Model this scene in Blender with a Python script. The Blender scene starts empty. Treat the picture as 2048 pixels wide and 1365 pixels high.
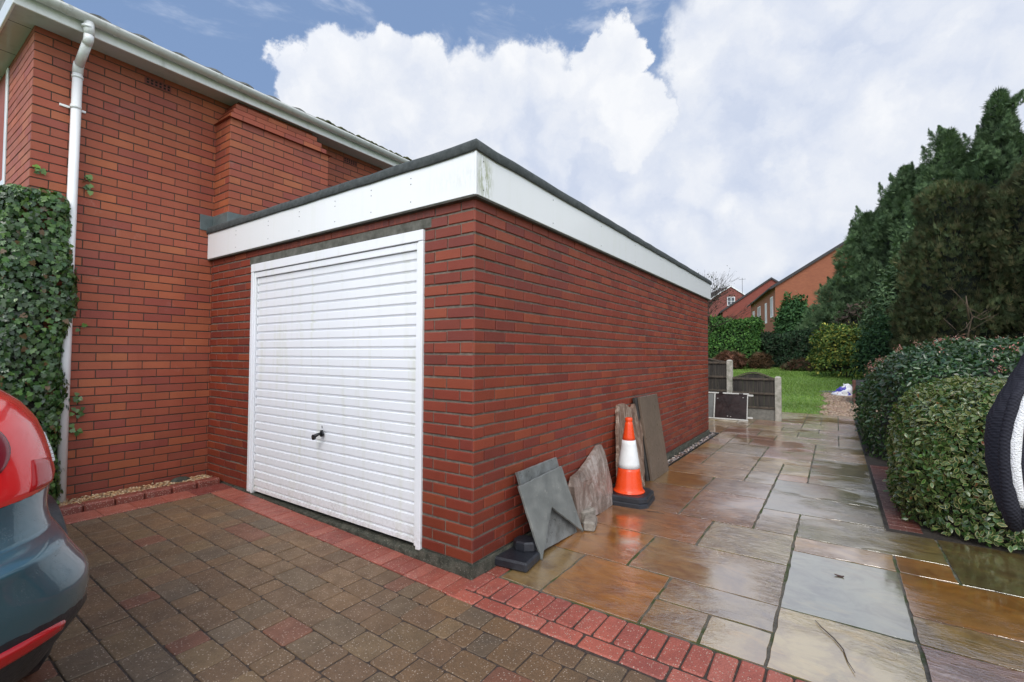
import bpy, math, random
import numpy as np
from mathutils import Vector, noise as mn
random.seed(7); rng = np.random.default_rng(7)
sc = bpy.context.scene
COL = sc.collection

# ------------------------------------------------------------------ camera
CAMP = (1.826, -2.2339, 1.3539); YAW, PITCH, ROLL, FPX = -0.604, 0.0296, 0.0047, 939.44
cam = bpy.data.cameras.new('camera'); camo = bpy.data.objects.new('camera', cam); COL.objects.link(camo)
cam.lens = FPX/2048*36; cam.sensor_width = 36; cam.sensor_fit = 'HORIZONTAL'
cam.clip_start = .02; cam.clip_end = 3000
_f = Vector((math.sin(YAW)*math.cos(PITCH), math.cos(YAW)*math.cos(PITCH), math.sin(PITCH)))
_r = Vector((math.cos(YAW), -math.sin(YAW), 0)); _u = _r.cross(_f)
_R = math.cos(ROLL)*_r+math.sin(ROLL)*_u; _U = -math.sin(ROLL)*_r+math.cos(ROLL)*_u
from mathutils import Matrix
M = Matrix((( _R.x,_U.x,-_f.x,CAMP[0]),(_R.y,_U.y,-_f.y,CAMP[1]),(_R.z,_U.z,-_f.z,CAMP[2]),(0,0,0,1)))
camo.matrix_world = M
sc.camera = camo
def pixdir(u, v):      # direction of a photograph pixel, used for cloud directions and for measured points
    d = _f + _R*((u-1024)/FPX) - _U*((v-682.5)/FPX); return d
def at(u, v, Z):
    return Vector(CAMP)+pixdir(u, v)*Z

# ------------------------------------------------------------------ render look
sc.render.engine = 'CYCLES'
sc.view_settings.view_transform = 'Standard'; sc.view_settings.look = 'None'
sc.view_settings.gamma = 1; sc.view_settings.exposure = 0.12

# ------------------------------------------------------------------ node helper
class NT:
    def __init__(s, tree):
        s.t = tree; s.n = tree.nodes; s.l = tree.links
    def node(s, typ, props=None, **ins):
        n = s.n.new(typ)
        for k, v in (props or {}).items(): setattr(n, k, v)
        for k, v in ins.items():
            key = int(k[1:]) if k[0] == '_' and k[1:].isdigit() else k.replace('_', ' ')
            s.set(n.inputs[key], v)
        return n
    def set(s, sock, v):
        if isinstance(v, bpy.types.NodeSocket): s.l.new(v, sock)
        elif isinstance(v, bpy.types.Node): s.l.new(v.outputs[0], sock)
        else:
            if sock.type == 'RGBA' and len(v) == 3: v = (*v, 1)
            sock.default_value = v
    def math(s, op, a, b=0.0, c=None, clamp=False):
        n = s.node('ShaderNodeMath', dict(operation=op, use_clamp=clamp)); s.set(n.inputs[0], a); s.set(n.inputs[1], b)
        if c is not None: s.set(n.inputs[2], c)
        return n.outputs[0]
    def vmath(s, op, a, b=(0,0,0)):
        n = s.node('ShaderNodeVectorMath', dict(operation=op)); s.set(n.inputs[0], a)
        if op == 'SCALE': s.set(n.inputs['Scale'], b)
        else: s.set(n.inputs[1], b)
        return n.outputs['Value'] if op in ('DOT_PRODUCT', 'LENGTH') else n.outputs[0]
    def mix(s, f, a, b, mode='MIX'):
        n = s.n.new('ShaderNodeMix'); n.data_type = 'RGBA'; n.blend_type = mode
        s.set(n.inputs[0], f); s.set(n.inputs[6], a); s.set(n.inputs[7], b); return n.outputs[2]
    def noise(s, vec, scale, detail=4, rough=.55, dist=0.0, out=0):
        n = s.node('ShaderNodeTexNoise', Scale=scale, Detail=detail, Roughness=rough, Distortion=dist)
        if vec is not None: s.set(n.inputs['Vector'], vec)
        return n.outputs[out]
    def ramp(s, fac, stops, interp='LINEAR'):
        n = s.n.new('ShaderNodeValToRGB'); n.color_ramp.interpolation = interp
        cr = n.color_ramp
        while len(cr.elements) > 1: cr.elements.remove(cr.elements[-1])
        for i, (p, c) in enumerate(stops):
            e = cr.elements[0] if i == 0 else cr.elements.new(p)
            e.position = p; e.color = (c, c, c, 1) if isinstance(c, (int, float)) else (*c, 1)
        s.set(n.inputs[0], fac); return n.outputs[0]
    def maprange(s, v, a, b, c=0.0, d=1.0, smooth=False):
        n = s.node('ShaderNodeMapRange', dict(interpolation_type='SMOOTHSTEP' if smooth else 'LINEAR'))
        for i, x in enumerate((v, a, b, c, d)): s.set(n.inputs[i], x)
        return n.outputs[0]
def lin(c):
    f = lambda x: (x/12.92 if x <= .04045 else ((x+.055)/1.055)**2.4)
    return tuple(f(x/255) for x in c)

# ------------------------------------------------------------------ world: sky and clouds
SUN_EL, SUN_ROT = math.radians(48), math.radians(155)
w = bpy.data.worlds.new('World'); sc.world = w; w.use_nodes = True
N = NT(w.node_tree); w.node_tree.nodes.clear()
sky = N.node('ShaderNodeTexSky', dict(sky_type='NISHITA', sun_disc=False, sun_elevation=SUN_EL, sun_rotation=SUN_ROT, air_density=1.0, dust_density=.6, ozone_density=1.2))
tc = N.node('ShaderNodeTexCoord'); D = N.vmath('NORMALIZE', tc.outputs['Generated'])
nz = N.node('ShaderNodeTexNoise', Scale=5.5, Detail=7, Roughness=.62); N.set(nz.inputs['Vector'], D)
off = N.vmath('SCALE', N.vmath('SUBTRACT', nz.outputs['Color'], (.5, .5, .5)), .20)
nz2 = N.node('ShaderNodeTexVoronoi', dict(feature='SMOOTH_F1'), Scale=16, Smoothness=.6); N.set(nz2.inputs['Vector'], N.vmath('ADD', D, off))
DP = N.vmath('NORMALIZE', N.vmath('ADD', D, off))
def lobes(lst):
    cur = None
    for (u, v, r) in lst:
        c = pixdir(u, v).normalized(); c2 = pixdir(u+r, v).normalized(); c3 = pixdir(u, v+r).normalized()
        ang = (c.angle(c2)+c.angle(c3))/2
        d = N.vmath('DOT_PRODUCT', DP, tuple(c))
        a = N.math('ARCCOSINE', d)
        m = N.math('SUBTRACT', 1.0, N.math('DIVIDE', a, ang))
        cur = m if cur is None else N.math('SMOOTH_MAX', cur, m, .08)
    return cur
main = lobes([(600,215,80),(690,170,95),(790,125,82),(860,190,110),(960,190,90),(1045,150,80),(1010,260,180),(800,300,200),(640,300,130),(1190,95,75),(1240,130,60),(1170,200,100),(1250,230,90)])
right = lobes([(1430,70,120),(1400,170,110),(1560,0,230),(1800,-40,260),(2100,60,380),(1700,300,420),(1300,450,300),(2000,420,420),(1350,330,140),(1000,480,300)])
puff = N.math('MULTIPLY', N.math('SUBTRACT', .45, nz2.outputs['Distance']), .30)
e1 = N.math('ADD', main, puff); e2 = N.math('ADD', right, puff)
m1 = N.maprange(e1, -.04, .17, smooth=True); m2 = N.maprange(e2, -.06, .26, smooth=True)
sep = N.node('ShaderNodeSeparateXYZ'); N.set(sep.inputs[0], D)
az = sep.outputs['Z']
# wisps and general cover away from the photographed blue gap
wn = N.noise(N.vmath('MULTIPLY', D, (1.0, 1.0, 3.2)), 3.4, 7, .6, .6)
wisp = N.math('MULTIPLY', N.maprange(wn, .53, .72, 0, .75, True), N.maprange(az, .25, .5, 1.0, .9))
fwd = N.vmath('DOT_PRODUCT', D, tuple(pixdir(800, 60).normalized()))
cover = N.maprange(N.math('ADD', N.noise(D, 1.7, 6, .6), N.maprange(fwd, .25, .8, .35, -.5)), .45, .65, 0, 1, True)
low = N.maprange(az, .05, .22, 1, 0, True)
mask = N.math('MAXIMUM', N.math('MAXIMUM', m1, m2), N.math('MAXIMUM', N.math('MAXIMUM', wisp, cover), low))
# cloud colour: bright billows with pale lavender hollows
b1 = N.noise(N.vmath('ADD', D, off), 4.2, 8, .58, .3)
b2 = N.maprange(nz2.outputs['Distance'], .1, .75, 1, 0)
shade = N.math('ADD', N.math('MULTIPLY', b1, 1.15), N.math('MULTIPLY', b2, .22))
shade = N.math('ADD', shade, N.math('MULTIPLY', N.maprange(e1, -.05, .5, .17, .12), m1))
ccol = N.ramp(shade, [(.46, (.57, .635, .78)), (.62, (.67, .72, .83)), (.76, (.75, .785, .86)), (.98, (.87, .885, .915))])
ccol = N.mix(N.maprange(az, .02, .30, .75, 0), ccol, (.76, .79, .84))
skyc = N.vmath('SCALE', sky.outputs[0], .10)
skyc = N.mix(.75, skyc, (.235, .355, .60))
rear = N.maprange(N.vmath('DOT_PRODUCT', D, (.15, -.75, .64)), -.2, .9, 1.0, 2.3, True)   # unseen cloud behind the camera, brightened to light the white door
ccol = N.vmath('SCALE', ccol, rear)
allc = N.mix(mask, skyc, ccol)
allc = N.mix(N.maprange(az, -.03, .0), (.12, .12, .10), allc)
bg = N.node('ShaderNodeBackground', Color=allc, Strength=1.0)
out = N.node('ShaderNodeOutputWorld'); N.l.new(bg.outputs[0], out.inputs[0])

sl = bpy.data.lights.new('sun', 'SUN'); sl.energy = 1.5; sl.angle = math.radians(24); sl.color = (1, .95, .86)
so = bpy.data.objects.new('sun', sl); COL.objects.link(so)
sd = Vector((math.sin(SUN_ROT)*math.cos(SUN_EL), math.cos(SUN_ROT)*math.cos(SUN_EL), math.sin(SUN_EL)))
so.rotation_euler = sd.to_track_quat('Z', 'Y').to_euler()

# ------------------------------------------------------------------ mesh helpers
class MB:
    def __init__(s): s.v = []; s.f = []; s.m = []; s.c = []; s.sm = []
    def add(s, vs, fs, mat=0, col=(1, 1, 1, 1), smooth=False):
        o = len(s.v); s.v += [tuple(p) for p in vs]
        if len(col) == 3: col = (*col, 1)
        for f in fs:
            s.f.append(tuple(i+o for i in f)); s.m.append(mat); s.c.append(col); s.sm.append(smooth)
    def quad(s, a, b, c, d, mat=0, col=(1, 1, 1, 1)): s.add([a, b, c, d], [(0, 1, 2, 3)], mat, col)
    def box(s, x0, x1, y0, y1, z0, z1, mat=0, col=(1, 1, 1, 1), bev=0.0, mtx=None):
        if bev <= 0:
            vs = [(x, y, z) for z in (z0, z1) for y in (y0, y1) for x in (x0, x1)]
            fs = [(0, 2, 3, 1), (4, 5, 7, 6), (0, 1, 5, 4), (2, 6, 7, 3), (0, 4, 6, 2), (1, 3, 7, 5)]
        else:
            b = min(bev, (x1-x0)/2.01, (y1-y0)/2.01, (z1-z0)/2.01); vs = []; idx = {}
            X = (x0, x1); Y = (y0, y1); Z = (z0, z1)
            for i in (0, 1):
                for j in (0, 1):
                    for k in (0, 1):
                        sx, sy, sz = (1-2*i)*b, (1-2*j)*b, (1-2*k)*b
                        idx[i, j, k] = len(vs)
                        vs += [(X[i], Y[j]+sy, Z[k]+sz), (X[i]+sx, Y[j], Z[k]+sz), (X[i]+sx, Y[j]+sy, Z[k])]
            g = lambda i, j, k, a: idx[i, j, k]+a
            fs = []
            for i in (0, 1): q = [g(i, 0, 0, 0), g(i, 1, 0, 0), g(i, 1, 1, 0), g(i, 0, 1, 0)]; fs.append(tuple(q if i else q[::-1]))
            for j in (0, 1): q = [g(0, j, 0, 1), g(0, j, 1, 1), g(1, j, 1, 1), g(1, j, 0, 1)]; fs.append(tuple(q if j else q[::-1]))
            for k in (0, 1): q = [g(0, 0, k, 2), g(1, 0, k, 2), g(1, 1, k, 2), g(0, 1, k, 2)]; fs.append(tuple(q if k else q[::-1]))
            for j in (0, 1):
                for k in (0, 1): q = [g(0, j, k, 1), g(1, j, k, 1), g(1, j, k, 2), g(0, j, k, 2)]; fs.append(tuple(q if (j == k) else q[::-1]))
            for i in (0, 1):
                for k in (0, 1): q = [g(i, 0, k, 0), g(i, 1, k, 0), g(i, 1, k, 2), g(i, 0, k, 2)]; fs.append(tuple(q if (i != k) else q[::-1]))
            for i in (0, 1):
                for j in (0, 1): q = [g(i, j, 0, 0), g(i, j, 1, 0), g(i, j, 1, 1), g(i, j, 0, 1)]; fs.append(tuple(q if (i == j) else q[::-1]))
            for i in (0, 1):
                for j in (0, 1):
                    for k in (0, 1):
                        t = [g(i, j, k, 0), g(i, j, k, 1), g(i, j, k, 2)]; fs.append(tuple(t if (i+j+k) % 2 else t[::-1]))
        if mtx is not None: vs = [mtx @ Vector(p) for p in vs]
        s.add(vs, fs, mat, col)
    def rings(s, rings, mat=0, col=(1, 1, 1, 1), smooth=True, cap0=True, cap1=True, closed=True):
        o = len(s.v); n = len(rings[0])
        for r in rings: s.v += [tuple(p) for p in r]
        if len(col) == 3: col = (*col, 1)
        def af(f): s.f.append(f); s.m.append(mat); s.c.append(col); s.sm.append(smooth)
        for i in range(len(rings)-1):
            for j in range(n if closed else n-1):
                k = (j+1) % n; af((o+i*n+j, o+i*n+k, o+(i+1)*n+k, o+(i+1)*n+j))
        if cap0: af(tuple(o+j for j in range(n))[::-1]); s.sm[-1] = False
        if cap1: af(tuple(o+(len(rings)-1)*n+j for j in range(n))); s.sm[-1] = False
    def tube(s, pts, rad, n=8, mat=0, col=(1, 1, 1, 1), cap=True):
        pts = [Vector(p) for p in pts]; R = []
        if not hasattr(rad, '__len__'): rad = [rad]*len(pts)
        pn = None
        for i, p in enumerate(pts):
            t = ((pts[min(i+1, len(pts)-1)]-pts[max(i-1, 0)])).normalized()
            if pn is None: pn = t.orthogonal().normalized()
            else:
                pn = (pn-t*pn.dot(t)).normalized()
            b = t.cross(pn)
            R.append([p+(pn*math.cos(a)+b*math.sin(a))*rad[i] for a in [2*math.pi*k/n for k in range(n)]])
        s.rings(R, mat, col, True, cap, cap)
    def lathe(s, prof, c=(0, 0, 0), n=24, mat=0, col=(1, 1, 1, 1)):
        s.rings([[(c[0]+r*math.cos(a), c[1]+r*math.sin(a), c[2]+z) for a in [2*math.pi*k/n for k in range(n)]] for r, z in prof], mat, col)
    def build(s, name, mats, parent=None, usecol=True):
        me = bpy.data.meshes.new(name); me.from_pydata(s.v, [], s.f); 
        if not isinstance(mats, (list, tuple)): mats = [mats]
        for m in mats: me.materials.append(m)
        me.polygons.foreach_set('material_index', s.m); me.polygons.foreach_set('use_smooth', s.sm)
        if usecol and s.f:
            a = me.color_attributes.new('col', 'FLOAT_COLOR', 'CORNER')
            lt = np.array([len(f) for f in s.f]); c = np.repeat(np.array(s.c, dtype=np.float32), lt, axis=0)
            a.data.foreach_set('color', c.ravel())
        me.update()
        o = bpy.data.objects.new(name, me); COL.objects.link(o)
        if parent: o.parent = parent; o.matrix_parent_inverse = parent.matrix_world.inverted() if False else Matrix.Translation(-parent.location)
        return o
def npmesh(name, V, F, mat, C=None, parent=None, smooth=False):
    """V (n,3) verts, F (m,k) faces all the same size, C (n,4) point colours"""
    me = bpy.data.meshes.new(name); n = len(V); m, k = F.shape
    me.vertices.add(n); me.vertices.foreach_set('co', np.asarray(V, np.float32).ravel())
    me.loops.add(m*k); me.loops.foreach_set('vertex_index', F.astype(np.int32).ravel())
    me.polygons.add(m); me.polygons.foreach_set('loop_start', np.arange(0, m*k, k, dtype=np.int32))
    me.polygons.foreach_set('loop_total', np.full(m, k, np.int32))
    if smooth: me.polygons.foreach_set('use_smooth', np.ones(m, bool))
    me.materials.append(mat); me.update(calc_edges=True)
    if C is not None:
        a = me.color_attributes.new('col', 'FLOAT_COLOR', 'POINT'); a.data.foreach_set('color', np.asarray(C, np.float32).ravel())
    o = bpy.data.objects.new(name, me); COL.objects.link(o)
    if parent: o.parent = parent; o.matrix_parent_inverse = Matrix.Translation(-parent.location)
    return o
def thing(name, label, cat, loc=(0, 0, 0), group=None):
    o = bpy.data.objects.new(name, None); COL.objects.link(o); o.location = loc; o.empty_display_size = .2
    o['label'] = label; o['category'] = cat
    if group: o['group'] = group
    return o
def tag(o, label, cat, group=None, kind=None):
    o['label'] = label; o['category'] = cat
    if group: o['group'] = group
    if kind: o['kind'] = kind
    return o
def struct(o): o['kind'] = 'structure'; return o
def jit(s): return random.uniform(-s, s)

# ------------------------------------------------------------------ materials
def newmat(name):
    m = bpy.data.materials.new(name); m.use_nodes = True; m.node_tree.nodes.clear()
    T = NT(m.node_tree); o = T.node('ShaderNodeOutputMaterial')
    p = T.node('ShaderNodeBsdfPrincipled'); T.l.new(p.outputs[0], o.inputs[0])
    T.p = p; T.P = T.node('ShaderNodeNewGeometry').outputs['Position']
    return m, T
def bump(T, h, dist=.01, strength=1.0, normal=None):
    b = T.node('ShaderNodeBump', Height=h, Distance=dist, Strength=strength)
    if normal is not None: T.set(b.inputs['Normal'], normal)
    return b.outputs[0]
def simple(name, col, rough=.5, var=.12, vs=6, metal=0, bumps=None, coat=0, ior=1.5, col2=None, spec=.5):
    m, T = newmat(name)
    n = T.noise(T.P, vs, 5, .6)
    c2 = col2 or tuple(x*(1-var*2) for x in col)
    T.set(T.p.inputs['Base Color'], T.mix(T.maprange(n, .35, .68), col, c2))
    T.set(T.p.inputs['Roughness'], T.maprange(T.noise(T.P, vs*3, 4), .3, .7, max(rough-.08, .02), min(rough+.1, 1)))
    T.p.inputs['Metallic'].default_value = metal; T.p.inputs['Coat Weight'].default_value = coat
    T.p.inputs['IOR'].default_value = ior; T.p.inputs['Specular IOR Level'].default_value = spec
    if bumps: T.set(T.p.inputs['Normal'], bump(T, T.noise(T.P, bumps[0], 5, .6), bumps[1]))
    return m
def attr(T): return T.node('ShaderNodeAttribute', dict(attribute_name='col'))

def brick_mat(name, wet=.35, bs=1.0):
    m, T = newmat(name); a = attr(T)
    n1 = T.noise(T.P, 5, 5, .6); n2 = T.noise(T.P, 60, 4, .65); n3 = T.noise(T.P, 1.2, 3)
    c = T.mix(T.maprange(n1, .3, .75, 0, .55), a.outputs['Color'], T.vmath('MULTIPLY', a.outputs['Color'], (.72, .58, .58)))
    c = T.mix(T.maprange(n2, .55, .8, 0, .35), c, T.vmath('MULTIPLY', a.outputs['Color'], (1.35, 1.3, 1.2)))
    # drip streaks with their own shape, then a noise-edged darkening towards the ground
    st = T.noise(T.vmath('MULTIPLY', T.P, (9, 9, .8)), 1, 4, .6)
    c = T.mix(T.maprange(st, .58, .8, 0, .30), c, T.vmath('MULTIPLY', a.outputs['Color'], (.60, .48, .48)))
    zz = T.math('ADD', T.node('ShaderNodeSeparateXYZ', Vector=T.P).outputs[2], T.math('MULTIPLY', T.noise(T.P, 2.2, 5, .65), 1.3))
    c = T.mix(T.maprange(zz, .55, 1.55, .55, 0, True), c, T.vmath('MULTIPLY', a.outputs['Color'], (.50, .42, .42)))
    ef = T.math('MULTIPLY', T.maprange(T.noise(T.P, 2.6, 5, .7), .62, .74), T.maprange(n2, .4, .6)); c = T.mix(T.math('MULTIPLY', ef, .28), c, (.42, .30, .26))
    T.set(T.p.inputs['Base Color'], c)
    T.set(T.p.inputs['Roughness'], T.maprange(T.math('ADD', n3, T.math('MULTIPLY', n2, .4)), .4, .95, wet, .75))
    h = T.math('ADD', T.math('MULTIPLY', n2, .7), T.noise(T.P, 240, 3, .7))
    T.set(T.p.inputs['Normal'], bump(T, h, .0018*bs)); return m
def mortar_mat(name, col):
    m, T = newmat(name)
    n = T.noise(T.P, 30, 5, .7); n2 = T.noise(T.P, 2, 3)
    c = T.mix(T.maprange(n, .35, .7), col, tuple(x*.5 for x in col))
    c = T.mix(T.maprange(n2, .5, .75, 0, .5), c, (.035, .04, .03))
    T.set(T.p.inputs['Base Color'], c); T.p.inputs['Roughness'].default_value = .9
    T.set(T.p.inputs['Normal'], bump(T, n, .006)); return m
M_brickG = brick_mat('wet_red_brick', .30); M_brickH = brick_mat('smooth_red_brick', .42, .6)
M_mortG = mortar_mat('raked_grey_mortar', (.20, .17, .135)); M_mortH = mortar_mat('dark_mortar', (.085, .062, .047))

def slab_mat():
    m, T = newmat('wet_riven_sandstone'); a = attr(T); col = a.outputs['Color']; flat = a.outputs['Alpha']
    ang = T.node('ShaderNodeMapping'); T.set(ang.inputs['Vector'], T.P); ang.inputs['Rotation'].default_value = (0, 0, .25); ang.inputs['Scale'].default_value = (1.0, 2.6, 1)
    P2 = ang.outputs[0]
    sw = T.noise(T.P, 3.0, 6, .6, 2.2); sw2 = T.noise(P2, 2.3, 6, .62, 1.4)
    c = T.mix(T.maprange(sw, .42, .62, 0, .75), col, T.vmath('MULTIPLY', col, (.52, .44, .42)))
    c = T.mix(T.maprange(sw2, .54, .66, 0, .65), c, T.vmath('MULTIPLY', col, (1.35, 1.2, .95)))
    c = T.mix(T.maprange(T.noise(T.P, 1.1, 4, .6, 1), .55, .75, 0, .45), c, (.20, .085, .035))
    c = T.mix(T.maprange(T.noise(T.P, 7, 5, .7, .5), .6, .78, 0, .45), c, (.045, .045, .022))   # algae film
    c = T.mix(T.maprange(T.noise(T.P, 90, 3, .7), .6, .8, 0, .3), c, T.vmath('MULTIPLY', col, (1.5, 1.4, 1.2)))
    T.set(T.p.inputs['Base Color'], c)
    r1 = T.noise(P2, 3.4, 6, .58, 1.8); r2 = T.noise(P2, 11, 5, .6, 1.2)
    ridges = T.math('ABSOLUTE', T.math('SUBTRACT', r1, .5))
    step = T.math('SNAP', r1, .06)
    h = T.math('ADD', T.math('MULTIPLY', T.math('MINIMUM', T.math('MULTIPLY', ridges, 4.0), .35), .6), T.math('MULTIPLY', r2, .8))
    h = T.math('ADD', h, T.math('MULTIPLY', step, .8))
    water = T.maprange(T.noise(T.P, .9, 3, .5), .36, .56, 1, .05)         # water film fills hollows: calmer bump there
    amp = T.math('MULTIPLY', T.math('MULTIPLY', flat, water), 1.0)
    nb = T.node('ShaderNodeBump', Height=T.math('MULTIPLY', h, amp), Distance=.0125, Strength=1.0)
    T.set(T.p.inputs['Normal'], nb.outputs[0])
    T.set(T.p.inputs['Coat Normal'], nb.outputs[0])
    T.set(T.p.inputs['Roughness'], .30); T.p.inputs['Coat Weight'].default_value = 1; T.p.inputs['Coat IOR'].default_value = 3.6
    T.set(T.p.inputs['Coat Roughness'], T.maprange(T.noise(T.P, 14, 4, .6), .35, .7, .015, .09))
    return m
M_slab = slab_mat()
def block_mat(name, speck=.6, rough=(.3, .6)):
    m, T = newmat(name); a = attr(T); col = a.outputs['Color']
    n = T.noise(T.P, 9, 5, .65, .4); f = T.noise(T.P, 140, 3, .7)
    c = T.mix(T.maprange(n, .38, .68, 0, .7), col, T.vmath('MULTIPLY', col, (.60, .60, .62)))
    c = T.mix(T.maprange(T.noise(T.P, 1.6, 4), .5, .7, 0, .35), c, T.vmath('MULTIPLY', col, (1.25, 1.15, 1.0)))
    c = T.mix(T.maprange(f, .40, .62, .0, .5), c, T.vmath('MULTIPLY', col, (.5, .5, .5)))
    v = T.node('ShaderNodeTexVoronoi', Scale=95); T.set(v.inputs['Vector'], T.P)
    sp = T.math('MULTIPLY', T.math('LESS_THAN', v.outputs['Distance'], .28), T.math('GREATER_THAN', T.node('ShaderNodeSeparateColor', Color=v.outputs['Color']).outputs[0], .62))
    c = T.mix(T.math('MULTIPLY', sp, speck), c, (.52, .42, .33))
    T.set(T.p.inputs['Base Color'], c)
    T.set(T.p.inputs['Roughness'], T.maprange(n, .3, .7, rough[0], rough[1]))
    T.set(T.p.inputs['Normal'], bump(T, T.math('ADD', f, T.math('MULTIPLY', n, .8)), .003)); return m
M_block = block_mat('tumbled_block', .55, (.42, .72)); M_redblock = block_mat('red_speckled_block', .75, (.28, .55))
def moss_joint():
    m, T = newmat('mossy_joint'); n = T.noise(T.P, 5, 5, .6); f = T.noise(T.P, 120, 4, .7)
    c = T.ramp(n, [(.33, (.075, .066, .052)), (.47, (.13, .115, .09)), (.56, (.045, .062, .014)), (.72, (.065, .09, .02))])
    T.set(T.p.inputs['Base Color'], c); T.set(T.p.inputs['Roughness'], .7); T.set(T.p.inputs['Normal'], bump(T, f, .006)); return m
M_joint = moss_joint()
M_jointD = simple('dark_sand_joint', (.066, .046, .034), .75, .3, 40, bumps=(150, .004))
M_soil = simple('wet_soil', (.035, .026, .018), .8, .3, 8, bumps=(30, .02))
M_concrete = simple('mossy_plinth_concrete', (.085, .08, .066), .7, .3, 14, bumps=(90, .008), col2=(.03, .034, .024))
def plinth_mat():
    m, T = newmat('rough_plinth'); n = T.noise(T.P, 18, 6, .7); f = T.noise(T.P, 90, 4, .75)
    c = T.ramp(n, [(.35, (.025, .03, .018)), (.5, (.07, .07, .05)), (.65, (.12, .115, .085))]); c = T.mix(T.maprange(f, .60, .66), c, (.38, .36, .30))
    T.set(T.p.inputs['Base Color'], c); T.p.inputs['Roughness'].default_value = .75; T.set(T.p.inputs['Normal'], bump(T, T.math('ADD', n, f), .02)); return m
M_plinth = plinth_mat()
M_lintel = simple('weathered_lintel_concrete', (.14, .135, .115), .85, .25, 12, bumps=(120, .003), col2=(.055, .055, .042))
M_post = simple('pale_concrete', (.46, .43, .37), .8, .15, 9, bumps=(80, .002), col2=(.22, .22, .17))
def white_paint(name, col=(.80, .81, .82), dirt=(.55, .58, .42), amt=.25, rough=.3, corner=False):
    m, T = newmat(name)
    s = T.noise(T.vmath('MULTIPLY', T.P, (14, 14, 1.1)), 1, 4, .6); n = T.noise(T.P, 3, 4)
    f = T.math('MULTIPLY', T.maprange(s, .52, .74), T.maprange(n, .35, .7, .2, 1))
    c = T.mix(T.math('MULTIPLY', f, amt), col, dirt)
    if name == 'white_door_paint':   # splashed dirt low on the door
        z_ = T.math('ADD', T.node('ShaderNodeSeparateXYZ', Vector=T.P).outputs[2], T.math('MULTIPLY', T.noise(T.vmath('MULTIPLY', T.P, (3, 3, 1.2)), 1, 5, .7), .55))
        c = T.mix(T.math('MULTIPLY', T.maprange(z_, .30, .62, .45, 0, True), T.maprange(T.noise(T.P, 45, 4, .7), .38, .62)), c, (.34, .32, .25))
    if corner:   # green algae run at the corner of the fascia board
        d = T.vmath('LENGTH', T.vmath('MULTIPLY', T.vmath('SUBTRACT', T.P, (.045, .045, 2.45)), (1, 9, 5.0)))
        st = T.math('MULTIPLY', T.maprange(d, .25, 1.0, 1, 0, True), T.maprange(T.noise(T.vmath('MULTIPLY', T.P, (60, 60, 14)), 1, 4, .7), .42, .56))
        c = T.mix(T.math('MULTIPLY', st, .7), c, (.22, .25, .06))
    T.set(T.p.inputs['Base Color'], c); T.p.inputs['Roughness'].default_value = rough
    T.p.inputs['Coat Weight'].default_value = .3; T.p.inputs['Coat Roughness'].default_value = .1
    return m
M_fascia = white_paint('white_fascia_board', corner=True, amt=.18); M_door = white_paint('white_door_paint', (.80, .81, .84), (.60, .62, .44), .55, .35)
M_upvc = white_paint('white_upvc', (.82, .83, .83), (.35, .37, .30), .4, .3)
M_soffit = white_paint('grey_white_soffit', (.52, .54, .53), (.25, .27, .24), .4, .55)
M_gutter = white_paint('grimy_gutter', (.62, .63, .61), (.22, .23, .17), .6, .4)
M_felt = simple('mineral_felt', (.075, .085, .085), .85, .2, 25, bumps=(260, .004), col2=(.035, .042, .042))
M_lead = simple('grey_lead_flashing', (.12, .15, .15), .5, .15, 8, bumps=(6, .01))
M_black = simple('black_plastic', (.012, .013, .016), .35, .1)
M_dark = simple('dark_void', (.008, .008, .008), .9)
M_rubber = simple('black_rubber_base', (.018, .020, .026), .38, .2, 14, bumps=(90, .0015))
M_tile = simple('grey_roof_tile', (.24, .24, .235), .7, .25, 9, bumps=(40, .006), col2=(.10, .10, .085))
M_moss = simple('moss', (.06, .075, .02), .95, .3, 60, bumps=(90, .02), col2=(.10, .09, .04))
M_bark = simple('bark', (.06, .045, .032), .9, .3, 18, bumps=(40, .01))
M_deadwood = simple('pale_dead_branch', (.12, .08, .055), .8, .2, 20)

def leaf_mat(name, rough=.35, trans=.25, spec=.5):
    m, T = newmat(name); a = attr(T); n = T.noise(T.P, 30, 3)
    c = T.mix(T.maprange(n, .3, .7, 0, .3), a.outputs['Color'], T.vmath('MULTIPLY', a.outputs['Color'], (.6, .65, .6)))
    T.set(T.p.inputs['Base Color'], c); T.p.inputs['Roughness'].default_value = rough; T.p.inputs['Specular IOR Level'].default_value = spec
    tr = T.node('ShaderNodeBsdfTranslucent'); T.set(tr.inputs['Color'], T.vmath('MULTIPLY', c, (1.0, 1.15, .5)))
    mx = T.node('ShaderNodeMixShader'); mx.inputs[0].default_value = trans
    T.l.new(T.p.outputs[0], mx.inputs[1]); T.l.new(tr.outputs[0], mx.inputs[2])
    o = [x for x in T.n if x.type == 'OUTPUT_MATERIAL'][0]; T.l.new(mx.outputs[0], o.inputs[0]); return m
M_leaf = leaf_mat('glossy_leaf', .28, .15, .6); M_needle = leaf_mat('conifer_foliage', .75, .2, .2); M_grassb = leaf_mat('grass_blade', .5, .35, .3)

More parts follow.
